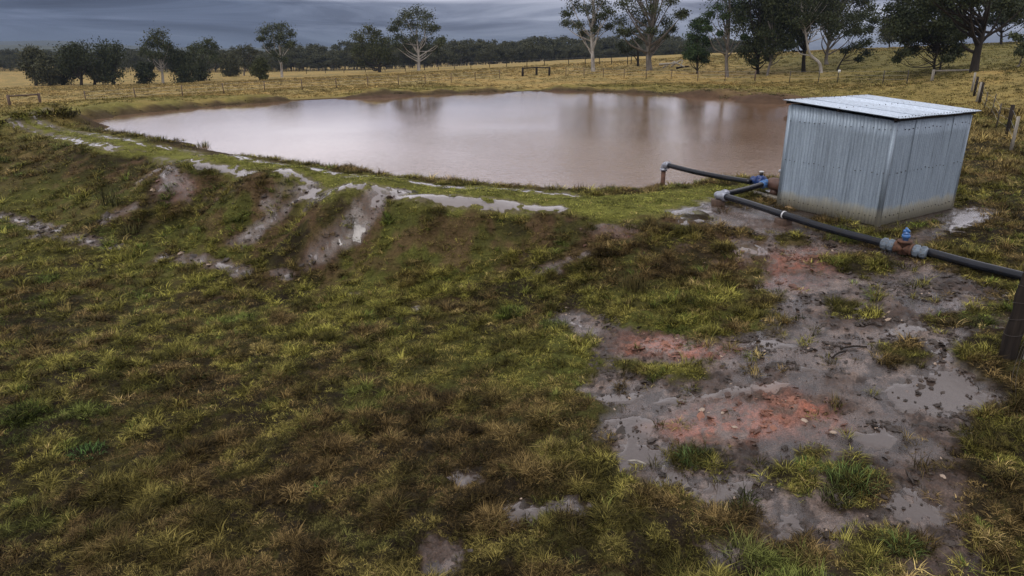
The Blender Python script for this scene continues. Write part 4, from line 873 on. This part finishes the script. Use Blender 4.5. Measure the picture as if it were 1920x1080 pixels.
# middle
tree('dense_tree', 'olive green dense tree left of the largest lone gum', 712, 134, 195, [(672,72,10),(690,60,11),(706,66,10),(700,82,17),(718,78,11),(684,90,14),(670,98,9),(700,102,15),(722,110,12),(682,114,10),(728,98,11),(712,92,14),(735,112,10),(695,120,8)], 8, BARK_DARK, LEAF_OLIVE, leafn=75, leaf=.55, attach=(.2, .5))
tree('gum_tree', 'largest lone gum with a broad layered crown and pale forked trunk', 785, 132, 195, [(780,24,13),(760,30,12),(800,32,13),(745,46,11),(770,48,13),(795,52,13),(815,54,9),(736,56,7),(750,72,11),(775,74,13),(800,77,13),(822,80,9),(740,84,9),(760,92,9),(792,94,10),(815,92,7),(828,74,6)], 7, BARK_PALE, LEAF_GUM, trunk=[(785,112),(783,85),(780,55)], leafn=70, leaf=.55, attach=(.30, .62))
# gum grove behind the pond
tree('gum_tree', 'slender white trunked gum at the left end of the grove behind the pond', 1112, 134, 121, [(1075,14,14),(1058,44,11),(1082,48,10),(1100,20,13),(1125,8,15),(1142,24,10),(1112,44,9),(1094,66,8),(1122,58,10),(1142,50,7),(1064,28,9),*blob(1108,-60,40,55,10,18,41),(1090,-15,16),(1115,-28,18),(1142,-15,14),(1068,-8,12),(1128,34,9)], 8.5, BARK_PALE, LEAF_GUM, trunk=[(1111,105),(1109,70),(1112,30),(1114,-10)], leafn=60, leaf=.36, attach=(.32, .62))
tree('gum_tree', 'big spreading gum with twin grey trunks beside the heap of logs', 1217, 132, 115, [(1165,42,14),(1186,24,16),(1205,46,14),(1226,20,16),(1181,62,10),(1165,60,9),(1250,44,12),(1274,32,11),(1245,66,7),(1262,56,9),(1221,58,10),*blob(1215,-85,62,65,17,22,42),(1200,0,20),(1232,-12,20),(1170,8,16),(1258,2,11),(1212,-35,20),(1180,-30,18),(1282,24,7)], 12, BARK_GREY, LEAF_GUM, trunk=[(1216,105),(1218,75),(1226,40),(1232,-20),(1225,-90)], leafn=60, leaf=.36, attach=(.30, .60))
tree('dense_tree', 'dark stemmed tree behind the spreading gum with twin trunks', 1196, 127, 132, [(1178,90,10),(1166,84,7),(1195,76,11),(1188,60,10),(1205,70,8),(1170,96,6)], 6.5, BARK_DARK, LEAF_DARK, trunk=[(1196,100),(1195,70)], leafn=60, leaf=.36)
tree('young_tree', 'young bushy green tree standing between the log heap and the next gum', 1307, 141, 101, [(1308,40,7),(1303,52,9),(1314,56,9),(1298,70,10),(1311,72,11),(1321,80,9),(1297,90,11),(1313,94,12),(1322,100,8),(1298,108,9),(1312,112,10),(1322,114,6),(1291,104,7)], 4.5, BARK_DARK, LEAF_GREEN, leafn=75, leaf=.3, attach=(.15, .6), shell=.9)
tree('gum_tree', 'open crowned gum with a dark lower trunk right of the young bushy tree', 1363, 144, 95, [(1330,30,10),(1345,14,12),(1326,54,8),(1358,32,9),(1375,14,12),(1370,-4,15),(1340,-8,15),(1350,62,6),(1388,38,10),(1322,42,7),*blob(1362,-80,36,60,11,20,43),(1355,-30,16),(1392,70,7)], 8, BARK_GREY, LEAF_GREEN, trunk=[(1362,110),(1366,70),(1368,20),(1368,-90)], leafn=60, leaf=.3, attach=(.35, .65))
tree('dense_tree', 'heavy dark tree hanging low over its trunk in the middle of the grove', 1420, 146, 96, blob(1425, 40, 48, 62, 32, 17, 21) + blob(1430,-75,52,60,18,23,44) + [(1395,100,11),(1410,115,9),(1440,108,9)], 7, BARK_DARK, LEAF_DARK, trunk=[(1421,115),(1428,75),(1430,30),(1430,-70)], leafn=70, leaf=.34, attach=(.25, .6))
tree('dense_tree', 'dark tree with a pale leaning stem beside the heavy dark tree', 1438, 145, 93, blob(1452, 50, 30, 55, 16, 14, 22), 6, BARK_GREY, LEAF_DARK, trunk=[(1446,110),(1452,80),(1440,40)], leafn=60, leaf=.34)
tree('gum_tree', 'thick dark trunked gum left of the white crooked limb', 1505, 146, 94, blob(1490, 30, 42, 52, 24, 16, 23) + blob(1498,-85,52,60,16,23,45), 9, BARK_DARK, LEAF_DARK, trunk=[(1507,110),(1512,70),(1516,20),(1510,-70)], leafn=65, leaf=.34, attach=(.3, .65))
tree('gum_tree', 'gum with a white crooked limb curving up through the dark grove', 1538, 144, 90, blob(1525, 15, 38, 38, 16, 14, 24) + [(1560,60,11),(1490,85,10)], 7, BARK_PALE, LEAF_DARK, trunk=[(1536,118),(1518,100),(1511,65),(1505,25),(1500,-25)], leafn=60, leaf=.32, attach=(.5, .8))
tree('gum_tree', 'gum with several straight stems right of the white crooked limb', 1547, 139, 104, blob(1580, 22, 55, 48, 26, 14, 25) + blob(1585,-75,60,60,18,23,46), 8, BARK_GREY, LEAF_GUM, trunk=[(1549,110),(1556,70),(1566,20),(1575,-20)], leafn=55, leaf=.34, attach=(.25, .6))
tree('small_tree', 'small dark leaning tree at the right end of the grove', 1569, 138, 92, [(1600,48,14),(1615,62,12),(1590,65,11),(1625,82,10),(1605,88,10),(1585,95,8),(1628,100,8),(1612,110,6),(1632,55,9),(1590,35,12),(1615,30,12),(1640,40,8)], 4, BARK_DARK, LEAF_DARK, trunk=[(1576,118),(1590,95),(1600,70)], leafn=60, leaf=.3)
tree('dense_tree', 'wide dark tree with low hanging foliage behind the shed roof', 1750, 150, 72, blob(1735, 38, 68, 50, 42, 17, 26) + blob(1730,-60,65,50,14,24,47) + [(1690,100,10),(1680,112,6),(1712,95,10),(1790,100,12),(1775,110,8),(1800,90,10)], 6, BARK_DARK, LEAF_DARK, trunk=[(1752,120),(1758,85),(1752,45)], leafn=70, leaf=.30, attach=(.35, .7))
tree('dense_tree', 'second thin stemmed dark tree close behind the shed roof', 1758, 152, 74, blob(1772, 62, 30, 36, 14, 13, 27), 5, BARK_DARK, LEAF_DARK, trunk=[(1765,115),(1770,80)], leafn=60, leaf=.30)
tree('gum_tree', 'massive dark trunked gum at the right rising out of the frame', 1824, 142, 60, blob(1800, -30, 70, 40, 22, 20, 28) + [(1880,10,16),(1905,25,14),(1860,-15,20),(1930,0,20),(1780,20,12),(1800,70,9)], 17, BARK_DARK, LEAF_DARK, trunk=[(1832,100),(1842,60),(1850,20),(1856,-30)], leafn=70, leaf=.28, attach=(.35, .7))
tree('gum_tree', 'gum on the hill crest at the right edge behind the massive trunk', 1878, 78, 112, blob(1895, 22, 45, 30, 24, 14, 29), 6, BARK_DARK, LEAF_DARK, leafn=55, leaf=.4)
tree('dense_tree', 'low dark tree on the hill crest between grove and wide tree', 1668, 88, 150, blob(1672, 58, 18, 22, 12, 10, 30), 4, BARK_DARK, LEAF_WOOD, leafn=50, leaf=.45)
tree('small_tree', 'low scraggy tree at the far right edge on the hillside', 1905, 138, 66, [(1925,88,12),(1905,70,9),(1940,100,14),(1935,70,12),(1915,98,8)], 5, BARK_GREY, LEAF_GUM, trunk=[(1912,120),(1920,95)], leafn=50, leaf=.28)

# far wood beyond the paddocks
def points_object(name, P3, rot, scl, idx, tint, sources, label, hide_coll):
    me = bpy.data.meshes.new(name); me.vertices.add(len(P3)); me.vertices.foreach_set('co', np.asarray(P3, np.float32).ravel())
    a = me.attributes.new('rot', 'FLOAT_VECTOR', 'POINT'); a.data.foreach_set('vector', np.asarray(rot, np.float32).ravel())
    a = me.attributes.new('scl', 'FLOAT_VECTOR', 'POINT'); a.data.foreach_set('vector', np.asarray(scl, np.float32).ravel())
    a = me.attributes.new('pick', 'INT', 'POINT'); a.data.foreach_set('value', np.asarray(idx, np.int32))
    if tint is not None:
        a = me.attributes.new('tint', 'FLOAT_COLOR', 'POINT'); a.data.foreach_set('color', np.concatenate([tint, np.ones((len(tint), 1))], 1).astype(np.float32).ravel())
    o = link(name, me); tag(o, label, kind='stuff')
    c = bpy.data.collections.new(hide_coll)
    for i, s in enumerate(sources): so = bpy.data.objects.new('%s_%02d' % (hide_coll, i), s); c.objects.link(so)
    ng = bpy.data.node_groups.new(name, 'GeometryNodeTree'); ng.interface.new_socket('Geometry', in_out='INPUT', socket_type='NodeSocketGeometry'); ng.interface.new_socket('Geometry', in_out='OUTPUT', socket_type='NodeSocketGeometry')
    gi = ng.nodes.new('NodeGroupInput'); go = ng.nodes.new('NodeGroupOutput'); ip = ng.nodes.new('GeometryNodeInstanceOnPoints'); ci = ng.nodes.new('GeometryNodeCollectionInfo')
    ci.inputs['Collection'].default_value = c; ci.inputs['Separate Children'].default_value = True; ci.inputs['Reset Children'].default_value = True
    def att(n, t): x = ng.nodes.new('GeometryNodeInputNamedAttribute'); x.data_type = t; x.inputs['Name'].default_value = n; return x.outputs[0]
    L = ng.links.new; L(gi.outputs[0], ip.inputs['Points']); L(ci.outputs[0], ip.inputs['Instance']); ip.inputs['Pick Instance'].default_value = True
    L(att('pick', 'INT'), ip.inputs['Instance Index']); L(att('scl', 'FLOAT_VECTOR'), ip.inputs['Scale'])
    er = ng.nodes.new('FunctionNodeEulerToRotation'); L(att('rot', 'FLOAT_VECTOR'), er.inputs[0]); L(er.outputs[0], ip.inputs['Rotation']); L(ip.outputs[0], go.inputs[0])
    md = o.modifiers.new('scatter', 'NODES'); md.node_group = ng
    return o
def wood():
    src = []
    for k in range(6):
        rs = np.random.default_rng(500 + k); H = 1.0
        lobes = [(rs.uniform(-.24, .24), rs.uniform(-.24, .24), rs.uniform(.38 if k < 4 else .2, .92), rs.uniform(.09, .15)) for _ in range(14)]
        mb, V, F, sh = tree_parts(None, lobes, [(0, 0, -.03), (0, 0, .01), (rs.uniform(-.04, .04), 0, .35), (rs.uniform(-.08, .08), 0, .75)], .017, 600 + k, 26, .052, 5)
        tv = np.concatenate(mb.v); t4 = np.array(mb.f4); t3 = np.array(mb.f3) if mb.f3 else np.zeros((0, 3), int)
        me = mesh_np('wood_tree', np.concatenate([tv, V]), [np.concatenate([t4, F + len(tv)]), t3], [BARK_GREY if k % 2 else BARK_DARK, LEAF_WOOD])
        mi = np.concatenate([np.zeros(len(t4)), np.ones(len(F)), np.zeros(len(t3))]).astype(np.int32); me.polygons.foreach_set('material_index', mi)
        a = me.attributes.new('shade', 'FLOAT', 'FACE'); a.data.foreach_set('value', np.concatenate([np.zeros(len(t4)), sh, np.zeros(len(t3))]).astype(np.float32)); src.append(me)
    rs = np.random.default_rng(9); P3 = []; SC = []
    def put(u, D, hpx_top, jitter):
        x = (u - 960) / F_PX * D * .953; z = zat(x, D) - .2
        top = W(u, hpx_top, D=D)[2]; h = max(top - z, 4) * rs.uniform(1 - jitter, 1.0 + .06) * 1.18; P3.append((x, D, z)); w = h * rs.uniform(.85, 1.35); SC.append((w, w, h))
    us = np.arange(-330, 1420, 5.0)
    topv = lambda u: np.interp(u, [-300, 0, 60, 240, 420, 560, 640, 900, 960, 1100, 1250, 1400], [100, 98, 104, 106, 100, 98, 90, 84, 86, 80, 76, 84])
    for u in us:
        for row in range(3):
            D = 300 + row * 22 + rs.uniform(-9, 9) if u > 300 else 330 + row * 28 + rs.uniform(-12, 12)
            if u > 1000: D += 20
            put(u + rs.uniform(-6, 6), D, topv(u) + rs.uniform(-9, 16) + (8 if row == 0 else 0), .22)
    n = len(P3); rot = np.zeros((n, 3)); rot[:, 2] = rs.uniform(0, 6.28, n)
    points_object('far_wood', P3, rot, SC, rs.integers(0, 6, n), None, src, 'long dark wood closing the view beyond the paddocks', 'woodland')
wood()

# ------------------------------------------------------------------ fallen timber under the gums
lg = 'grey fallen logs heaped beside the big gum'
for (u0, v0, u1, v1, rr, dz, lab) in [(1236,121,1268,119,3.0,.3,'pale flat slab of timber at the left end of the log heap'), (1243,127,1266,115,2.2,.5,'grey log leaning up to the left peak of the heap'), (1258,125,1278,112,2.4,.9,'long grey log crossing the middle of the heap'),
                                       (1262,116,1284,126,2.2,.7,'grey log sloping down to the right of the heap'), (1268,128,1292,124,2.6,.2,'dark log lying at the right foot of the heap'), (1280,113,1276,125,1.6,.8,'short upright broken branch on the log heap')]:
    D = 111; a = W(u0, v0, D=D); b = W(u1, v1, D=D + rng.uniform(-1.2, 1.2)); zz = zat(a[0], D); a[2] = max(a[2], zz + .1); b[2] = max(b[2], zz + .1)
    c = (a + b) / 2; rm = rr / 1280 * D * .62; m = MB(); pts = smooth_path([a - c, (0, 0, .04), b - c], 4); m.tube(pts, np.linspace(rm * 1.15, rm * .75, len(pts)) * (1 + .1 * np.sin(np.arange(len(pts)) * 2.1)), 8)
    tag(m.build('fallen_log', TIMBER_DARK if 'dark' in lab else TIMBER_GREY, None, c), lab, 'log', lg)

# ------------------------------------------------------------------ GRASS
def tuft(n, hmin, hmax, rad, lean, width, seed):
    rs = np.random.default_rng(seed); th = rs.uniform(0, 6.283, n); rr = rad * np.sqrt(rs.random(n)); base = np.stack([rr * np.cos(th), rr * np.sin(th), np.full(n, -.01)], 1)
    h = rs.uniform(hmin, hmax, n); az = th + rs.normal(size=n) * .9; out = np.stack([np.cos(az), np.sin(az), np.zeros(n)], 1); le = np.clip(rs.normal(lean, .28, n), .05, 1.6)
    mid_ = base + out * (h * .45 * np.sin(le * .6))[:, None]; mid_[:, 2] += h * .5 * np.cos(le * .6)
    tip = mid_ + out * (h * .6 * np.sin(le * 1.3))[:, None]; tip[:, 2] += h * .5 * np.cos(le * 1.3)
    sd_ = np.stack([-np.sin(az), np.cos(az), np.zeros(n)], 1) * (width * rs.uniform(.6, 1.3, n))[:, None]
    V = np.stack([base - sd_, base + sd_, mid_ + sd_ * .8, mid_ - sd_ * .8, tip], 1).reshape(-1, 3); k = np.arange(n)[:, None] * 5
    me = mesh_np('grass_tuft', V, [k + np.array([[0, 1, 2, 3]]), k + np.array([[3, 2, 4]])], GRASS)
    s = .22 + 2.3 * rs.random(n) ** 2.0; a = me.attributes.new('shade', 'FLOAT', 'FACE'); a.data.foreach_set('value', np.concatenate([s, s]).astype(np.float32)); return me
SHORT = [tuft(26, .03, .075, .085, .85, .0035, 1), tuft(30, .03, .09, .10, 1.0, .0035, 2), tuft(24, .04, .10, .09, .7, .0035, 3)]
LONG = [tuft(44, .09, .20, .07, .75, .0035, 4), tuft(52, .08, .24, .09, .95, .0038, 5), tuft(40, .10, .26, .06, .55, .0035, 6)]
MAT = [tuft(40, .06, .14, .13, 1.25, .004, 7), tuft(36, .05, .12, .12, 1.1, .004, 8)]
COARSE = [tuft(26, .12, .30, .35, .7, .02, 9), tuft(30, .15, .38, .45, .9, .024, 10)]
TUFTS = SHORT + LONG + MAT + COARSE
def scatter_grass():
    rs = np.random.default_rng(77)
    bands = [(3.4, 9, 760), (9, 15, 360), (15, 26, 120), (26, 48, 34), (48, 90, 7.0), (90, 170, 1.6)]
    X, Y, B = [], [], []
    for i, (a, b, dens) in enumerate(bands):
        half = math.radians(47); n = int(half * (b * b - a * a) * dens); r_ = np.sqrt(rs.uniform(a * a, b * b, n)); t_ = rs.uniform(-half, half, n)
        X.append(r_ * np.sin(t_)); Y.append(r_ * np.cos(t_)); B.append(np.full(n, i))
    x, y, bnd = np.concatenate(X), np.concatenate(Y), np.concatenate(B)
    Z = zones(x, y); D = Z['D']
    clump = fbm(x, y, 2.6, 3, 131); c2 = fbm(x, y, .8, 4, 133); patch = fbm(x, y, 1.4, 5, 101)
    bare = np.maximum(sstep(.52, .62, fbm(x, y, 5.5, 4, 121)) * .8, sstep(.52, .62, fbm(x, y, 1.15, 4, 145)) * .55) * (1 - Z['crest'])
    keep = (1 - .8 * sstep(1.2, .5, Z['pond']) * sstep(32, 36, D) * sstep(50, 46, D)) * (1 - Z['mud']) * (1 - bare) * (1 - .97 * sstep(.05, .35, Z['film'])) * (Z['shed'] > .03) * (Z['pond'] > .12) * np.where(Z['pond'] < 1.6, np.where(D > 40, .9, .8), 1)
    keep = np.maximum(keep, Z['mud'] * .035 * (clump > .58) * (Z['film'] < .3) * (Z['shed'] > .1))
    keep = np.maximum(keep, .6 * Z['mud'] * (D > 13) * (x < 4.5) * sstep(.48, .56, fbm(x, y, 3.4, 3, 181)) * (1 - Z['film']))
    ok = rs.random(len(x)) < keep
    x, y, bnd, D, clump, c2, patch = (a[ok] for a in (x, y, bnd, D, clump, c2, patch)); Z = {k: v[ok] for k, v in Z.items()}
    z = terrain(x, y); n = len(x)
    hump = fbm(x, y, 2.3, 4, 71); lump = fbm(x, y, 6.5, 3, 83); gr = 1 - Z['mud']; calm = np.clip(1 - Z['crest'] * .75, 0, 1) * np.clip(sstep(-.1, .6, Z['shed']), .05, 1)
    z += gr * calm * ((hump - .5) * .16 + (lump - .5) * .10) * sstep(90, 30, D) + Z['bank'] * calm * (fbm(x, y, 1.1, 3, 5) - .5) * .13
    # which tuft
    longp = sstep(.50, .64, clump) * .62 * (1 - Z['crest'] * .95) + .05; u = rs.random(n)
    pick = np.where(u < longp, 3 + rs.integers(0, 3, n), np.where(u < longp + .38, 6 + rs.integers(0, 2, n), rs.integers(0, 3, n)))
    pick = np.where(Z['crest'] > .5, rs.integers(0, 3, n), pick); pick = np.where(D > 44, 8 + rs.integers(0, 2, n), pick)
    s = rs.uniform(.7, 1.25, n) * (1 + .5 * sstep(.5, .65, clump) * (D < 44)) * np.interp(D, [3, 9, 15, 26, 44, 45, 90, 170], [.55, .62, .82, 1.2, 1.7, .60, .8, 1.25])
    hz = s * rs.uniform(.7, 1.2, n) * np.where(Z['crest'] > .5, .5, 1) * np.interp(D, [3, 12, 16, 40, 46, 170], [.60, .66, .62, .5, .55, .55])
    # colours
    def C(*c): return np.array(c)[None, :]
    def mix(a, b, w): return a + (b - a) * np.clip(w, 0, 1)[:, None]
    olive, yel, brown, lush, straw = C(.110, .100, .024), C(.178, .158, .038), C(.108, .072, .030), C(.070, .105, .020), C(.26, .19, .080)
    t = mix(np.broadcast_to(olive, (n, 3)), yel, sstep(.42, .64, c2)); t = mix(t, brown, sstep(.46, .58, fbm(x, y, 1.9, 4, 141)) * .9)
    t = mix(t, brown * .75, Z['bank'] * sstep(.40, .56, patch) * .8)
    t = mix(t, C(.165, .158, .032), Z['toe'] * sstep(.35, .6, c2) * .7); t = mix(t, C(.160, .165, .034), Z['crest'] * .85)
    t = mix(t, lush, sstep(.70, .75, fbm(x, y, .9, 3, 151)) * .7 * (1 - Z['crest'])); t = mix(t, lush * .8, (rs.random(n) < .05) * .8)
    fg = mix(mix(np.broadcast_to(C(.32, .228, .082), (n, 3)), C(.225, .175, .064), sstep(.35, .6, fbm(x, y, .33, 4, 111))), C(.165, .155, .042), sstep(14, 3, Z['pond']) * .8)
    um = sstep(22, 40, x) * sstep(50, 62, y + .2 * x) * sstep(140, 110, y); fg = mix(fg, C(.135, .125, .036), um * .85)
    fg = mix(fg, C(.060, .058, .034), sstep(2.2, .8, Z['pond'] + .5 * Z['big']) * .9)
    t = mix(t, fg, sstep(32, 55, D) * (1 - Z['crest'])); t = mix(t, straw, (rs.random(n) < .05) * .7)
    dry = sstep(15, 22, y) * sstep(13, 17, x - .28 * (y - 20)) * sstep(46, 36, y) * sstep(.35, .55, c2); t = mix(t, C(.25, .185, .07), dry * .85); hz = hz * (1 + dry * .6)
    t = mix(t, brown * .62, sstep(13, 6, D) * sstep(3.5, -1, x) * .6)  # vignette darkening put into the brown of the near left grass
    t = t * (.42 + .95 * sstep(.36, .62, fbm(x, y, 4.2, 3, 191)))[:, None] ** np.interp(D, [12, 30], [1, .5])[:, None]
    t = t * rs.uniform(.7, 1.3, n)[:, None]
    rot = np.zeros((n, 3)); rot[:, 0] = rs.normal(size=n) * .15; rot[:, 1] = rs.normal(size=n) * .15; rot[:, 2] = rs.uniform(0, 6.28, n)
    points_object('grass', np.stack([x, y, z], 1), rot, np.stack([s, s, hz], 1), pick, t, TUFTS, 'rough wet pasture grass over the dam bank and paddock', 'sward')
    print('grass tufts', n)
scatter_grass()

# countable tussocks and rushes
def tussock(name, u, v, n, h, rad, lean, width, tint, label, cat, seed, group=None):
    g = ground_at(u, v); me = tuft(n, h * .55, h, rad, lean, width, seed); me.name = name
    key = 'tussock_%d' % (hash(tint) % 9999); m = MATS.get(key)
    if m is None:
        m, nt, b, L = new_mat(key); av = N(nt, 'ShaderNodeAttribute', _attribute_name='shade'); sc = N(nt, 'ShaderNodeVectorMath', _operation='SCALE'); sc.inputs[0].default_value = tint
        L(av.outputs['Fac'], sc.inputs['Scale']); L(sc.outputs[0], b.inputs['Base Color']); b.inputs['Roughness'].default_value = .7; b.inputs['Specular IOR Level'].default_value = .08
    me.materials[0] = m; return tag(link(name, me, None, g), label, cat, group)
tussock('rush_clump', 205, 383, 90, .85, .30, .35, .008, (.075, .07, .026), 'tall olive rush clump standing alone high on the left bank', 'rushes', 201)
tussock('rush_clump', 222, 386, 50, .5, .22, .45, .008, (.055, .055, .022), 'short dark rush clump just right of the tallest one on the bank', 'rushes', 202)
tussock('rush_clump', 248, 436, 70, .5, .2, .35, .006, (.09, .085, .03), 'rush clump at the foot of the left bank above the water trickle', 'rushes', 203)
tussock('rush_clump', 1076, 354, 90, .42, .26, .5, .006, (.11, .085, .03), 'brown spiky rush clump at the pond edge left of the pipe elbow', 'rushes', 204)
tussock('rush_clump', 612, 308, 70, .5, .2, .5, .010, (.05, .052, .02), 'dark spiky rush clump on the near pond edge, the tallest left of centre', 'rushes', 205)
tussock('rush_clump', 527, 297, 60, .55, .15, .3, .009, (.06, .06, .024), 'thin upright rush clump on the pond edge at the left', 'rushes', 206)
tussock('rush_clump', 383, 277, 70, .42, .25, .5, .010, (.085, .08, .026), 'low rush clump on the pond edge near the bend of the wheel tracks', 'rushes', 207)
tussock('rush_clump', 303, 264, 60, .4, .25, .5, .010, (.1, .095, .03), 'olive rush clump at the far left pond edge', 'rushes', 208)
tussock('rush_clump', 695, 327, 50, .35, .18, .5, .008, (.08, .075, .03), 'small rush clump on the pond edge above the washed out rill', 'rushes', 209)
tussock('grass_tussock', 1190, 540, 160, .42, .24, .35, .004, (.085, .068, .026), 'tall brown grass tussock in the middle of the slope right of centre', 'grass tussock', 210)
tussock('grass_tussock', 1222, 545, 120, .22, .22, .6, .004, (.07, .062, .022), 'lower dark tussock touching the tall brown one on its right', 'grass tussock', 211)
tussock('grass_tussock', 1302, 864, 200, .17, .16, .8, .0032, (.060, .088, .028), 'round bright green tussock on the edge of the red clay', 'grass tussock', 212)
tussock('grass_tussock', 1516, 880, 150, .14, .12, .7, .003, (.055, .10, .026), 'small green tussock right of the round one below the red clay', 'grass tussock', 213)
tussock('grass_tussock', 1600, 905, 260, .24, .24, .8, .0034, (.062, .088, .024), 'largest green tussock standing in the mud at lower right', 'grass tussock', 214)
tussock('grass_tussock', 1570, 935, 160, .17, .16, .8, .0034, (.070, .075, .026), 'olive tussock at the left foot of the largest green one', 'grass tussock', 215)
tussock('grass_tussock', 345, 445, 60, .4, .12, .4, .006, (.095, .085, .035), 'thin straw coloured tussock low on the left bank', 'grass tussock', 216)
tussock('grass_tussock', 605, 925, 220, .09, .16, 1.0, .006, (.045, .098, .022), 'bright green clover patch in the dark grass at lower middle', 'grass tussock', 217)
tussock('grass_tussock', 165, 848, 220, .10, .22, 1.0, .005, (.045, .080, .022), 'vivid green grass patch in the dark grass at lower left', 'grass tussock', 218)
tussock('grass_tussock', 1390, 1045, 200, .26, .16, .8, .0034, (.085, .09, .026), 'long olive tussock at the bottom edge right of centre', 'grass tussock', 219)
tussock('grass_tussock', 1690, 1030, 160, .2, .14, .8, .0034, (.066, .09, .024), 'leafy tussock at the bottom edge between two puddles at right', 'grass tussock', 220)

# ------------------------------------------------------------------ MUD CLODS, STONES AND TWIGS
def clods():
    rs = np.random.default_rng(5); src = []
    for k in range(5):
        bm = bmesh.new(); bmesh.ops.create_icosphere(bm, subdivisions=2, radius=1); r2 = random.Random(k)
        sx = [r2.uniform(.8, 1.7), r2.uniform(.5, 1.1), r2.uniform(.25, .5)]; off = Vector((r2.random() * 9, r2.random() * 9, 0))
        from mathutils import noise
        for v_ in bm.verts: v_.co = Vector((v_.co.x * sx[0], v_.co.y * sx[1], v_.co.z * sx[2])) * (1 + .85 * noise.noise(v_.co * 1.9 + off))
        me = bpy.data.meshes.new('clod'); bm.to_mesh(me); bm.free(); me.materials.append(CLOD); a = me.attributes.new('shade', 'FLOAT', 'FACE'); a.data.foreach_set('value', np.ones(len(me.polygons), np.float32)); src.append(me)
    n = 420000; half = math.radians(47); r_ = np.sqrt(rs.uniform(3.5 ** 2, 15 ** 2, n)); t_ = rs.uniform(-.3, half, n)
    r2_ = np.sqrt(rs.uniform(15 ** 2, 32 ** 2, 160000)); t2_ = rs.uniform(-half, .15, 160000); r_ = np.append(r_, r2_); t_ = np.append(t_, t2_); n += 160000; x, y = r_ * np.sin(t_), r_ * np.cos(t_)
    Z = zones(x, y); cl = fbm(x, y, 1.7, 4, 171); c3 = fbm(x, y, 6, 3, 173)
    keep = Z['mud'] * (Z['shed'] > .25) * (Z['pond'] > .5) * np.where(r_ > 15, .10, .03 + .60 * sstep(.50, .62, cl) * sstep(.46, .6, c3)) * (1 - .5 * Z['slick']) * (1 - .45 * sstep(.3, .7, Z['film']))
    ok = rs.random(n) < keep; x, y, cl = x[ok], y[ok], cl[ok]; Zc = {k: v[ok] for k, v in Z.items()}; n = len(x); z = terrain(x, y)
    s = np.clip(np.exp(rs.normal(math.log(.011), .6, n)), .004, .05); s *= np.interp(np.hypot(x, y), [15, 16, 30], [1, 1.7, 2.4]); rot = np.stack([rs.normal(size=n) * .3, rs.normal(size=n) * .3, rs.uniform(0, 6.28, n)], 1)
    t = np.array([[.040, .030, .024]]) * rs.uniform(.6, 1.5, n)[:, None]; red = Zc['clay'][:, None]; t = t * (1 - red) + np.array([[.20, .09, .058]]) * red * rs.uniform(.5, 1.2, n)[:, None] + t * red * 0
    pale = rs.random(n) < .035; t[pale] = np.array([.32, .24, .18]); s[pale] *= .8
    points_object('mud_clods', np.stack([x, y, z + s * .1], 1), rot, np.stack([s, s, s], 1), rs.integers(0, 5, n), t, src, 'dark wet clods and small stones trampled over the mud', 'clods'); print('clods', n)
clods()
for i, (u, v, s, lab) in enumerate([(1377,802,.035,'flat pale stone at the centre of the red clay'), (1355,775,.03,'small pale stone at the upper left of the red clay'), (1508,790,.045,'pale elongated stone at the right end of the red clay'), (1562,812,.04,'orange stone just outside the right tip of the red clay'),
                                     (1316,770,.05,'broad flat clay lump on the left part of the red clay'), (1768,895,.035,'lone brown stone in the trampled mud at lower right'), (1640,800,.035,'dark stone on the wet mud right of the red clay')]):
    g = ground_at(u, v); pebble('stone', (g[0], g[1], g[2] + s * .25), (s, s * .7, s * .4), STONE if 'dark' not in lab else TIMBER_DARK, i + 3, lab, 'stone', 'stones on the trampled mud')
for i, (u0, v0, u1, v1, lab) in enumerate([(1178,866,1212,873,'pale twig lying by the puddle below the red clay'), (1575,655,1625,652,'dark wet stick half sunk in the mud above the puddle'), (1585,660,1560,672,'short dark stick crossing the mud left of the puddle')]):
    a, b = ground_at(u0, v0), ground_at(u1, v1); c = (a + b) / 2; m = MB(); m.tube(smooth_path([a - c + (0, 0, .012), (0, .01, .03), b - c + (0, 0, .012)], 4), .012, 6); tag(m.build('twig', TIMBER_GREY if i == 0 else TIMBER_DARK, None, c), lab, 'twig')

# ------------------------------------------------------------------ AIR
HZ = 3650.0; hz_top = 60.0; hz_bot = float(min(ZMIN, -6)) - 1.5
hb = MB().box((0, 0, (hz_top + hz_bot) / 2), (HZ, HZ, (hz_top - hz_bot) / 2))
hm = bpy.data.materials.new('haze_air'); hm.use_nodes = True; nt = hm.node_tree; nt.nodes.clear(); o_ = N(nt, 'ShaderNodeOutputMaterial'); pv = N(nt, 'ShaderNodeVolumePrincipled')
pv.inputs['Color'].default_value = (.20, .26, .37, 1); pv.inputs['Density'].default_value = .00028; nt.links.new(pv.outputs[0], o_.inputs['Volume'])
tag(hb.build('haze', hm), 'thin damp haze over the paddocks', kind='stuff')
